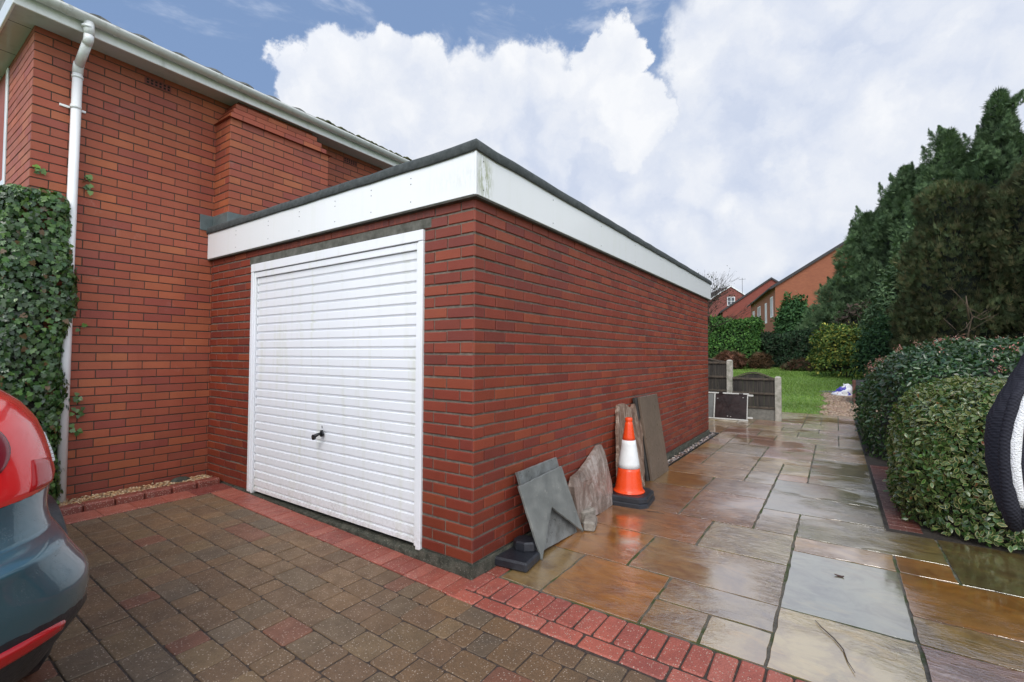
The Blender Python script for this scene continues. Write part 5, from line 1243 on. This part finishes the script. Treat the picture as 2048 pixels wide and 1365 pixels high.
# ------------------------------------------------------------------ houses beyond
def far_houses():
    def brickplain(name, col):
        m, T = newmat(name); br = T.node('ShaderNodeTexBrick', Scale=1.0); mp = T.node('ShaderNodeTexCoord')
        sep = T.node('ShaderNodeSeparateXYZ'); T.set(sep.inputs[0], T.P); comb = T.node('ShaderNodeCombineXYZ'); T.set(comb.inputs[0], T.math('ADD', sep.outputs[0], sep.outputs[1])); T.set(comb.inputs[1], sep.outputs[2])
        T.set(br.inputs['Vector'], comb.outputs[0]); br.inputs['Brick Width'].default_value = .225; br.inputs['Row Height'].default_value = .075; br.inputs['Mortar Size'].default_value = .008
        br.inputs['Color1'].default_value = (*col, 1); br.inputs['Color2'].default_value = (col[0]*.82, col[1]*.75, col[2]*.8, 1); br.inputs['Mortar'].default_value = (col[0]*.6, col[1]*.9, col[2]*1.1, 1)
        c = T.mix(T.maprange(T.noise(T.P, .6, 5, .6), .4, .7, 0, .4), br.outputs[0], tuple(v*.7 for v in col)); T.set(T.p.inputs['Base Color'], c); T.p.inputs['Roughness'].default_value = .85; return m
    m_o = brickplain('orange_brick_far', (.33, .105, .050)); m_r = brickplain('red_brick_far', (.25, .060, .040)); m_r2 = brickplain('dusky_red_brick_far', (.24, .072, .055))
    m_rt = simple('brown_roof_far', (.065, .045, .042), .8, .2, 3, bumps=(6, .03)); m_wh = simple('white_trim_far', (.75, .76, .77), .5, .05); m_dk = simple('dark_eaves_board', (.03, .028, .03), .6)
    mg, Tg = newmat('far_window_glass'); Tg.p.inputs['Base Color'].default_value = (.05, .06, .075, 1); Tg.p.inputs['Roughness'].default_value = .05
    def make(name_lab, C0, azd, W_, L_, eave, ridge, zb, mw, trim, win, gablewin=(), aerial=False, barge=None):
        """C0: ground corner; long side runs along azimuth azd (from +y, clockwise), gable of width W_ runs to the right of it"""
        t = thing('far_house', name_lab, 'house', (C0[0], C0[1], zb)); a = math.radians(azd); ld = Vector((math.sin(a), math.cos(a), 0)); gd = Vector((math.cos(a), -math.sin(a), 0)); o = Vector((C0[0], C0[1], 0))
        def P(g_, l, z): p = o+gd*g_+ld*l; return (p.x, p.y, z)
        q = MB()
        q.add([P(0, 0, zb), P(W_, 0, zb), P(W_, 0, eave), P(W_/2, 0, ridge), P(0, 0, eave)], [(0, 1, 2, 3, 4)]); q.add([P(0, L_, zb), P(W_, L_, zb), P(W_, L_, eave), P(W_/2, L_, ridge), P(0, L_, eave)], [(4, 3, 2, 1, 0)])
        q.quad(P(0, L_, zb), P(0, 0, zb), P(0, 0, eave), P(0, L_, eave)); q.quad(P(W_, 0, zb), P(W_, L_, zb), P(W_, L_, eave), P(W_, 0, eave)); q.build('wall', mw, t)
        q = MB(); ov = .30; sl_ = (ridge-eave)/(W_/2)
        for s in (0, 1):
            g0 = -ov if s == 0 else W_+ov; z0 = eave-ov*sl_
            vs = [P(g0, -.12, z0), P(W_/2, -.12, ridge), P(W_/2, L_+.12, ridge), P(g0, L_+.12, z0)]; vs2 = [(x, y, z_+.16) for x, y, z_ in vs]
            f = [(0, 1, 2, 3), (4, 7, 6, 5), (0, 4, 5, 1), (1, 5, 6, 2), (2, 6, 7, 3), (3, 7, 4, 0)]; q.add(vs+vs2, f)
        r = q.build('roof', m_rt, t)
        q = MB()
        for s in (0, 1):
            g0 = -ov if s == 0 else W_+ov; z0 = eave-ov*sl_
            vs = [P(g0, -.16, z0-.08), P(W_/2, -.16, ridge-.08), P(W_/2, -.16, ridge+.14), P(g0, -.16, z0+.14)]; vs2 = [(x+ld.x*.03, y+ld.y*.03, z_) for x, y, z_ in vs]; q.add(vs+vs2, [(0, 1, 2, 3), (4, 7, 6, 5), (0, 4, 5, 1), (2, 6, 7, 3), (1, 5, 6, 2), (3, 7, 4, 0)])
        q.build('bargeboard', barge or m_dk, r)
        q = MB(); A = P(-ov-.06, -.1, eave-ov*sl_-.02); B_ = P(-ov-.06, L_, eave-ov*sl_-.02); q.tube([A, B_], .07, 8); q.build('gutter', m_dk, t)
        for (l0, l1, z0, z1) in win:
            w1 = MB()
            def slabq(g0, g1, la, lb, za, zb_): 
                vs = [P(g0, la, za), P(g0, lb, za), P(g0, lb, zb_), P(g0, la, zb_), P(g1, la, za), P(g1, lb, za), P(g1, lb, zb_), P(g1, la, zb_)]; w1.add(vs, [(0, 1, 2, 3), (7, 6, 5, 4), (0, 4, 5, 1), (1, 5, 6, 2), (2, 6, 7, 3), (3, 7, 4, 0)])
            fw = .09; slabq(-.06, .02, l0, l0+fw, z0, z1); slabq(-.06, .02, l1-fw, l1, z0, z1); slabq(-.062, .02, l0+fw, l1-fw, z0, z0+fw); slabq(-.062, .02, l0+fw, l1-fw, z1-fw, z1); slabq(-.058, .02, (l0+l1)/2-.04, (l0+l1)/2+.04, z0+fw, z1-fw)
            wo = w1.build('window', m_wh, t); w1 = MB(); w1.quad(P(-.02, l1-fw, z0+fw), P(-.02, l0+fw, z0+fw), P(-.02, l0+fw, z1-fw), P(-.02, l1-fw, z1-fw)); w1.build('pane', mg, wo)
        for (g0, g1, z0, z1) in gablewin:
            w1 = MB()
            def bar(ga, gb, za, zb_, d=.06):
                vs = [P(ga, -d, za), P(gb, -d, za), P(gb, -d, zb_), P(ga, -d, zb_), P(ga, .01, za), P(gb, .01, za), P(gb, .01, zb_), P(ga, .01, zb_)]; w1.add(vs, [(0, 1, 2, 3), (7, 6, 5, 4), (0, 4, 5, 1), (1, 5, 6, 2), (2, 6, 7, 3), (3, 7, 4, 0)])
            fw = .1; bar(g0, g0+fw, z0, z1); bar(g1-fw, g1, z0, z1); bar(g0+fw, g1-fw, z0, z0+fw); bar(g0+fw, g1-fw, z1-fw, z1)
            bar((g0+g1)/2-.04, (g0+g1)/2+.04, z0+fw, z1-fw, .055); bar(g0+fw, (g0+g1)/2-.04, (z0+z1)/2-.03, (z0+z1)/2+.03, .05); bar((g0+g1)/2+.04, g1-fw, (z0+z1)/2-.03, (z0+z1)/2+.03, .05)
            wo = w1.build('window', m_wh, t); w1 = MB(); w1.quad(P(g0+fw, -.02, z0+fw), P(g1-fw, -.02, z0+fw), P(g1-fw, -.02, z1-fw), P(g0+fw, -.02, z1-fw)); w1.build('pane', mg, wo)
        if aerial:
            q = MB(); q.tube([P(W_/2-3.2, .3, ridge-2.2), P(W_/2-3.2, .3, ridge+.3)], .025, 6); q.box(*[v for v in (P(W_/2-3.2, .3, 0)[0]-.4, P(W_/2-3.2, .3, 0)[0]+.4)], P(W_/2-3.2, .3, 0)[1]-.02, P(W_/2-3.2, .3, 0)[1]+.02, ridge+.1, ridge+.13, 0); q.build('aerial', m_dk, t)
        return t
    make('long orange brick house with a big plain gable beside the tall conifers', (-2.17, 41.0), -14.2, 10.5, 15.5, 7.05, 10.45, .6, m_o, m_wh,
         ((1.0, 2.1, 4.6, 6.3), (4.2, 5.0, 4.3, 6.1), (8.0, 9.8, 4.5, 6.2), (12.2, 13.4, 4.4, 6.1)))
    make('middle red brick house with a dark roof edge behind the orange house', (-10.0, 62.2), -14.2, 11.0, 9, 7.1, 10.95, .6, m_r, m_wh, (), aerial=True)
    make('distant red brick house with white bargeboards and a small white window in its gable', (-15.0, 77.0), -30, 7.2, 9, 10.1, 12.45, .6, m_r2, m_wh, (), gablewin=((3.05, 4.25, 9.35, 10.75),), barge=m_wh)
far_houses()

# ------------------------------------------------------------------ car
def car():
    YC = -2.60; t = thing('parked_car', 'dark blue green car with big red tail light, cut off by the left edge', 'car', (-2.4, YC, .0))
    zt = [.26, .30, .36, .42, .48, .54, .60, .66, .70, .74, .78, .82, .87, .93, .99, 1.06, 1.12, 1.18, 1.24, 1.32, 1.42, 1.52, 1.60, 1.65]
    wz = [(.24, .80), (.28, .83), (.34, .86), (.40, .89), (.46, .928), (.52, .945), (.60, .935), (.66, .895), (.70, .872), (.74, .852), (.80, .84), (.86, .845), (.92, .855), (.98, .842), (1.06, .82), (1.12, .80), (1.18, .762), (1.24, .70), (1.32, .665), (1.45, .62), (1.58, .55), (1.66, .42)]
    xz = [(.24, -.21), (.32, -.14), (.42, -.085), (.50, -.055), (.60, -.032), (.69, -.010), (.722, .0), (.738, -.022), (.754, -.115), (.80, -.138), (.84, -.150), (1.0, -.165), (1.12, -.185), (1.24, -.225), (1.35, -.32), (1.5, -.5), (1.6, -.68), (1.66, -.95)]
    fz = [(.24, -4.35), (.5, -4.5), (.8, -4.45), (.95, -3.9), (1.05, -3.4), (1.2, -3.05), (1.45, -2.45), (1.6, -2.0), (1.66, -1.7)]
    def itp(tb, z):
        if z <= tb[0][0]: return tb[0][1]
        for (a, va), (b, vb) in zip(tb, tb[1:]):
            if z <= b: s = (z-a)/(b-a); return va+(vb-va)*s
        return tb[-1][1]
    def S(th, z, off=0.0):
        """rear-right quadrant of the body: th 0 centre of the tail .. 1 flank, >1 runs forward along the flank"""
        w_ = itp(wz, z); xr = itp(xz, z); n_ = 3.0; Dp = .62
        if th <= 1:
            a = th*math.pi/2; y = w_*math.sin(a)**(2/n_); x = xr-Dp*(1-max(0, math.cos(a))**(2/n_))
            # outward normal
            nx = max(0, math.cos(a))**(2-2/n_)/Dp; ny = math.sin(a)**(2-2/n_)/w_; L = math.hypot(nx, ny) or 1
            return Vector((x+off*nx/L, YC+y+off*ny/L, z))
        return Vector((xr-Dp-(th-1), YC+w_+off, z))
    m_p, T = newmat('blue_green_car_paint'); T.p.inputs['Base Color'].default_value = (.042, .115, .150, 1); T.p.inputs['Metallic'].default_value = .45; T.p.inputs['Roughness'].default_value = .38; T.p.inputs['Coat Weight'].default_value = 1; T.p.inputs['Coat Roughness'].default_value = .04
    v = T.node('ShaderNodeTexVoronoi', Scale=170); T.set(v.inputs['Vector'], T.P); dr = T.math('MULTIPLY', T.maprange(v.outputs['Distance'], .0, .35, 1, 0), T.maprange(T.noise(T.P, 12, 3), .5, .62))
    T.set(T.p.inputs['Coat Normal'], bump(T, dr, .0012))
    mb = MB(); ths = [0, .08, .16, .24, .32, .40, .47, .54, .60, .66, .72, .78, .84, .90, .95, 1.0]
    zs = sorted(set(list(np.linspace(.26, 1.65, 46))+[.70, .715, .728, .736, .744, .752, .765, .78]))
    rows = []
    for z in zs:
        q = [S(a, z) for a in ths]; xr, xf, w_ = itp(xz, z), itp(fz, z), itp(wz, z)
        side = [Vector((q[-1].x+(xf+.8-q[-1].x)*k/6, YC+w_, z)) for k in range(1, 7)]
        front = [Vector((xf+.8-.8*math.sin(a), YC+w_*math.cos(a)**.6, z)) for a in (.35, .7, 1.05, 1.35)]+[Vector((xf, YC, z))]
        half = q+side+front; other = [Vector((p.x, 2*YC-p.y, p.z)) for p in half[1:-1]][::-1]; rows.append(half+other)
    mb.rings(rows, 0, smooth=True); body = mb.build('body', m_p, t)
    def patch(name, zf, thf, mat, off, nz_=18, nt=20, parent=t, edge=True, bulge=0.0, mirror=False):
        q = MB(); rws = []
        for i in range(nz_+1):
            u = i/nz_; row = []
            for j in range(nt+1):
                vv = j/nt; th, z = thf(u, vv), zf(u, vv); o = off+bulge*math.sin(math.pi*min(1, max(0, u)))*.5*(1-abs(2*vv-1)**6)
                if edge and (i in (0, nz_) or j in (0, nt)): o = -.004
                p = S(th, z, o)
                if mirror: p = Vector((p.x, 2*YC-p.y, p.z))
                row.append(p)
            rws.append(row)
        q.rings(rws, 0, smooth=True, closed=False, cap0=False, cap1=False); return q.build(name, mat, parent)
    def glossy(name, col, rough=.08, coat=1, bumps=None):
        m, T = newmat(name); T.p.inputs['Base Color'].default_value = (*col, 1); T.p.inputs['Roughness'].default_value = rough; T.p.inputs['Coat Weight'].default_value = coat; T.p.inputs['Coat Roughness'].default_value = .03
        v = T.node('ShaderNodeTexVoronoi', Scale=230); T.set(v.inputs['Vector'], T.P); d = T.math('MULTIPLY', T.maprange(v.outputs['Distance'], 0, .35, 1, 0), T.maprange(T.noise(T.P, 9, 3), .5, .6)); T.set(T.p.inputs['Coat Normal'], bump(T, d, .001))
        return m
    m_red = glossy('bright_red_lens', (.78, .018, .022), .18); m_red2 = glossy('deep_maroon_lens', (.20, .006, .020), .25, .25); m_red3 = glossy('dark_red_lens', (.42, .006, .010), .22, .3)
    m_cl, T = newmat('ribbed_clear_lens'); T.p.inputs['Base Color'].default_value = (.70, .70, .72, 1); T.p.inputs['Roughness'].default_value = .15; T.p.inputs['Metallic'].default_value = .0; T.p.inputs['Coat Weight'].default_value = 1
    wv = T.math('SINE', T.math('MULTIPLY', T.node('ShaderNodeSeparateXYZ', Vector=T.P).outputs[2], 480)); T.set(T.p.inputs['Normal'], bump(T, wv, .004))
    for mir in (False, True):
        zb = lambda v: .868+.020*v     # lower edge of the lamp
        patch('lamp_seal', lambda u, v: zb(v)-.006+(1.285-zb(v)-.02*v)*u, lambda u, v: .39+(.998-.39)*v, M_rubber, .0025, mirror=mir)
        lp = patch('tail_light', lambda u, v: zb(v)+(1.275-zb(v)-.02*v)*u, lambda u, v: .40+(.99-.40)*v+.0*u, m_red, .006, bulge=.012, mirror=mir)
        patch('inner_lens', lambda u, v: .97+.20*u, lambda u, v: .36+(.575-.36)*v*(math.sin(math.pi*(u*.78+.12))**.6) , m_red2, .014, 12, 10, lp, True, .004, mir)
        patch('lower_lens', lambda u, v: .890+.125*u-.02*u*v, lambda u, v: .585+.17*v+.035*u, m_red3, .013, 8, 10, lp, True, .004, mir)
        patch('clear_lens', lambda u, v: .945+.125*u, lambda u, v: .83+.05*u+(1.10-.83-.05*u)*v, m_cl, .014, 10, 12, lp, True, .004, mir)
        patch('bumper_trim', lambda u, v: .285+(.545-.05*v*v-.285)*u, lambda u, v: .0+1.0*v, m_trim if False else M_rubber, .010, 6, 24, t, True, .0, mir)
        rf = patch('rear_reflector', lambda u, v: .428+.035*v+(.066-.035*v**3)*u, lambda u, v: .20+.41*v, m_red3, .020, 6, 16, t, True, .004, mir)
    # window glass, rear and sides
    mg = glossy('dark_car_glass', (.01, .012, .014), .04)
    patch('rear_window', lambda u, v: 1.18+.38*u, lambda u, v: .0+.34*v, mg, .004, 10, 10, t); patch('rear_window', lambda u, v: 1.18+.38*u, lambda u, v: .0+.34*v, mg, .004, 10, 10, t, mirror=True)
    for mir in (False, True):
        for (a, b) in ((1.12, 1.85), (1.90, 2.75)): patch('side_window', lambda u, v: 1.16+.36*u, lambda u, v: a+(b-a)*v+(.15*u if a < 1.5 else -.12*u), mg, .004, 8, 8, t, mirror=mir)
    # wheels and arches
    def arch(x, s):
        q = MB(); Y = YC+s*.905; q.rings([[(x+(R_)*math.cos(a), Y+s*d, .34+R_*math.sin(a)) for a in [math.pi*k/20 for k in range(21)]] for R_, d in ((.40, -.07), (.385, .030), (.36, .040), (.345, .03), (.34, -.10))], 0, smooth=True, closed=False, cap0=False, cap1=False); q.build('wheel_arch', M_rubber, t)
        w_ = MB(); Y = YC+s*.80; n = 32
        w_.rings([[(x+r_*math.cos(a), Y+s*d, .34+r_*math.sin(a)) for a in [2*math.pi*k/n for k in range(n)]] for r_, d in ((.22, -.10), (.30, -.11), (.335, -.08), (.34, 0), (.335, .08), (.30, .11), (.22, .11))], 0, smooth=True); wo = w_.build('wheel', M_rubber, t)
        r = MB(); r.rings([[(x+r_*math.cos(a), Y+s*d, .34+r_*math.sin(a)) for a in [2*math.pi*k/n for k in range(n)]] for r_, d in ((.22, .112), (.20, .10), (.06, .09), (.05, .105))], 0); r.build('rim', simple('alloy_rim', (.4, .4, .42), .3, metal=.9), wo)
    for x in (-1.05, -3.65):
        for s in (1, -1): arch(x, s)
    q = MB(); q.box(-.75, -.735, YC+.848, YC+.856, .70, .78, 0, bev=.002); q.build('side_badge', simple('chrome', (.8, .8, .82), .1, metal=1), t)
car()

# ------------------------------------------------------------------ person at the right edge
def person():
    Rv = Vector((_R.x, _R.y, 0)).normalized(); Fv = Vector((_f.x, _f.y, 0)).normalized()
    O = Vector((2.50, -.05, 0)); t = thing('person', 'person in dark waffle jacket with white fleece lining, cut off by the right edge', 'person', O)
    def P(r, f, z): return O+Rv*r+Fv*f+Vector((0, 0, z))       # r to the right of the picture, f away from the camera
    m_j, T = newmat('charcoal_waffle_cloth'); sp = T.node('ShaderNodeSeparateXYZ', Vector=T.P)
    wv = T.math('MULTIPLY', T.math('SINE', T.math('MULTIPLY', sp.outputs[2], 620)), T.math('SINE', T.math('MULTIPLY', T.math('ADD', sp.outputs[0], sp.outputs[1]), 520)))
    T.set(T.p.inputs['Base Color'], T.mix(T.maprange(wv, -1, 1), (.020, .020, .027), (.036, .036, .046))); T.p.inputs['Roughness'].default_value = .95; T.set(T.p.inputs['Normal'], bump(T, wv, .0007)); T.p.inputs['Specular IOR Level'].default_value = .15
    m_fl, T = newmat('white_fleece'); v = T.node('ShaderNodeTexVoronoi', Scale=260); T.set(v.inputs['Vector'], T.P); T.p.inputs['Base Color'].default_value = (.80, .80, .81, 1); T.p.inputs['Roughness'].default_value = 1; T.set(T.p.inputs['Normal'], bump(T, T.math('ADD', v.outputs['Distance'], T.noise(T.P, 300, 3)), .0025)); T.p.inputs['Sheen Weight'].default_value = .5
    m_sk = simple('skin', (.50, .27, .19), .5, .06, 20); m_sh = simple('dark_jumper', (.012, .012, .022), .9, .1, 40); m_tr = simple('dark_blue_jeans', (.03, .04, .075), .85, .2, 60); m_hr = simple('brown_hair', (.05, .03, .02), .6, .3, 60); m_bt = simple('dark_shoe_leather', (.02, .018, .016), .4)
    def skin(name, verts, edges, rad, mat, parent=t, sub=2):
        me = bpy.data.meshes.new(name); me.from_pydata([tuple(x) for x in verts], edges, []); me.materials.append(mat)
        o = bpy.data.objects.new(name, me); COL.objects.link(o); sk = o.modifiers.new('s', 'SKIN'); sk.use_smooth_shade = True
        for i, r_ in enumerate(rad): me.skin_vertices[0].data[i].radius = (r_, r_) if not isinstance(r_, tuple) else r_
        me.skin_vertices[0].data[0].use_root = True
        sb_ = o.modifiers.new('sub', 'SUBSURF'); sb_.levels = sub; sb_.render_levels = sub
        o.parent = parent; o.matrix_parent_inverse = Matrix.Translation(-parent.location); return o
    # facing the camera, a little turned; elbow on the picture's left bent, hand in pocket
    V = [P(0, 0, .95), P(0, 0, 1.15), P(0, .0, 1.36), P(0, -.005, 1.44), P(0, -.02, 1.50), P(0, -.03, 1.60), P(0, -.025, 1.68),
         P(-.17, 0, 1.37), P(-.27, .03, 1.13), P(-.20, -.10, .95), P(-.15, -.13, .90),
         P(.17, 0, 1.37), P(.25, .03, 1.12), P(.26, -.06, .90), P(.26, -.09, .82),
         P(-.09, 0, .86), P(-.10, -.01, .48), P(-.11, .03, .09), P(.09, 0, .86), P(.11, -.01, .48), P(.12, .03, .09)]
    E = [(0, 1), (1, 2), (2, 3), (3, 4), (4, 5), (5, 6), (2, 7), (7, 8), (8, 9), (9, 10), (2, 11), (11, 12), (12, 13), (13, 14), (0, 15), (15, 16), (16, 17), (0, 18), (18, 19), (19, 20)]
    R_ = [.14, .13, .14, .065, .055, .088, .075, .058, .045, .032, .03, .058, .045, .032, .03, .095, .06, .042, .095, .06, .042]
    skin('body', V, E, R_, m_sk)
    skin('jumper', [P(0, 0, .93), P(0, 0, 1.1), P(0, 0, 1.3), P(0, 0, 1.40)], [(0, 1), (1, 2), (2, 3)], [(.165, .135), (.16, .14), (.175, .145), (.11, .10)], m_sh)
    skin('trousers', [P(0, 0, .94), P(-.09, 0, .84), P(-.10, -.01, .48), P(-.11, .02, .07), P(.09, 0, .84), P(.11, -.01, .48), P(.12, .02, .07)], [(0, 1), (1, 2), (2, 3), (0, 4), (4, 5), (5, 6)], [.155, .115, .082, .07, .115, .082, .07], m_tr)
    for s in (-1, 1):
        skin('shoe', [P(s*.115, .05, .045), P(s*.12, -.06, .05), P(s*.13, -.17, .04)], [(0, 1), (1, 2)], [.045, .045, .04], m_bt)
        q = MB(); q.lathe([(.001, -.011), (.008, -.008), (.011, 0), (.008, .008), (.001, .011)], P(s*.032, -.108, 1.615), 12); q.build('eye', simple('eye_white', (.6, .6, .6), .2), t)
        skin('ear', [P(s*.088, -.02, 1.63), P(s*.094, -.015, 1.60), P(s*.086, -.02, 1.575)], [(0, 1), (1, 2)], [.012, .014, .010], m_sk, sub=1)
    skin('nose', [P(0, -.105, 1.62), P(0, -.128, 1.58)], [(0, 1)], [.009, .014], m_sk, sub=1)
    skin('mouth', [P(-.025, -.112, 1.545), P(0, -.119, 1.543), P(.025, -.112, 1.545)], [(0, 1), (1, 2)], [.005, .008, .005], simple('lip', (.35, .12, .10), .5), sub=1)
    skin('hair', [P(0, .0, 1.70), P(0, .035, 1.66), P(0, .05, 1.58), P(-.05, .01, 1.69), P(.05, .01, 1.69)], [(0, 1), (1, 2), (0, 3), (0, 4)], [.075, .085, .06, .05, .05], m_hr)
    # hand hanging on the far side: palm, four fingers and a thumb
    h0 = P(.26, -.095, .80); hd = Vector((0, 0, -1)); hs = Fv; hv = [h0, h0+hd*.05]; he = [(0, 1)]; hr = [.026, .034]
    skin('hand', hv, he, hr, m_sk, sub=1)
    for k, (o_, L) in enumerate(((-.030, .068), (-.010, .078), (.010, .073), (.030, .056))):
        b = h0+hd*.075+hs*o_; skin('finger', [b-hd*.02, b+hd*L*.5+Rv*-.006, b+hd*L-Rv*.022], [(0, 1), (1, 2)], [.009, .0085, .0075], m_sk, sub=1)
    skin('thumb', [h0+hd*.03-hs*.028, h0+hd*.065-hs*.05-Rv*.012, h0+hd*.09-hs*.052-Rv*.028], [(0, 1), (1, 2)], [.011, .010, .008], m_sk, sub=1)
    # jacket: open shell built from horizontal cross-sections, hanging wide on the picture's left
    q = MB(); rows = []
    prof = [(.84, .265, .15), (.90, .275, .16), (1.0, .245, .16), (1.12, .225, .155), (1.25, .215, .15), (1.34, .20, .14), (1.40, .165, .12), (1.445, .10, .095)]
    for (z, a, b) in prof:
        ri = []
        for k in range(33):
            th = math.radians(-58+296*k/32)+math.radians(0)     # opening towards the camera
            x_, y_ = -a*math.cos(th), b*math.sin(th); wr = 1+.03*math.sin(th*7+z*20); ri.append(P(x_*wr, y_*wr*1.0, z))
        rows.append(ri)
    q.rings(rows, 0, closed=False, cap0=False, cap1=False)
    j = q.build('jacket', m_j, t); so_ = j.modifiers.new('t', 'SOLIDIFY'); so_.thickness = .012; sb_ = j.modifiers.new('s', 'SUBSURF'); sb_.levels = 1; sb_.render_levels = 2
    # sleeves; the left one matches the outline in the picture
    def sleeve(pts, rads, name='sleeve'):
        q = MB(); P_ = []; R2 = []
        for i in range(len(pts)-1):
            for k in range(5):
                s = k/5; P_.append(Vector(pts[i]).lerp(Vector(pts[i+1]), s)); R2.append(rads[i]+(rads[i+1]-rads[i])*s+.0012*math.sin((i*5+k)*2.1))
        P_.append(Vector(pts[-1])); R2.append(rads[-1])
        for _ in range(2):
            P_ = [P_[0]]+[(P_[i-1]+P_[i]*2+P_[i+1])/4 for i in range(1, len(P_)-1)]+[P_[-1]]
        q.tube(P_, R2, 20); o = q.build(name, m_j, j); return o
    zA = 1.27
    sleeve([at(2112, 722, zA), at(2068, 785, zA), at(2030, 848, zA), at(2032, 915, zA-.02), at(2046, 985, zA-.05), at(2074, 1050, zA-.08)], [.062, .058, .058, .060, .060, .056])
    sleeve([P(.16, 0, 1.38), P(.25, .03, 1.14), P(.265, -.05, .90), P(.262, -.09, .84)], [.075, .068, .058, .05])
    # turned-out front edge with the white fleece
    q = MB(); edge = [(2062, 765, .004), (2050, 800, .012), (2039, 840, .018), (2032, 880, .020), (2031, 920, .020), (2036, 960, .019), (2042, 990, .017), (2046, 1008, .012)]
    zF = 1.17; pts = [at(u-2, v+6, zF) for u, v, r_ in edge]; q.tube(pts, [r_*.56 for _, _, r_ in edge], 14); q.v = [tuple(Vector(p)+Vector((mn.noise(Vector(p)*90), mn.noise(Vector(p)*91+Vector((5, 0, 0))), mn.noise(Vector(p)*92)))*.002) for p in q.v]
    q.build('fleece_lining', m_fl, j)
    q = MB(); pts = [at(u, v, zF+.012) for u, v in ((2046, 765), (2030, 800), (2020, 840), (2012, 880), (2010, 920), (2015, 965), (2022, 1010), (2032, 1060))]; q.tube(pts, [.008, .012, .013, .013, .013, .014, .017, .012], 12); q.build('front_hem', m_j, j)
    q = MB(); q.rings([[P(a*math.cos(th_), -.02+b*math.sin(th_), z) for th_ in [2*math.pi*k/24 for k in range(24)]] for z, a, b in ((1.40, .11, .10), (1.44, .095, .09), (1.50, .085, .08))], 0, cap0=False, cap1=False); q.build('collar', m_fl, j)
person()
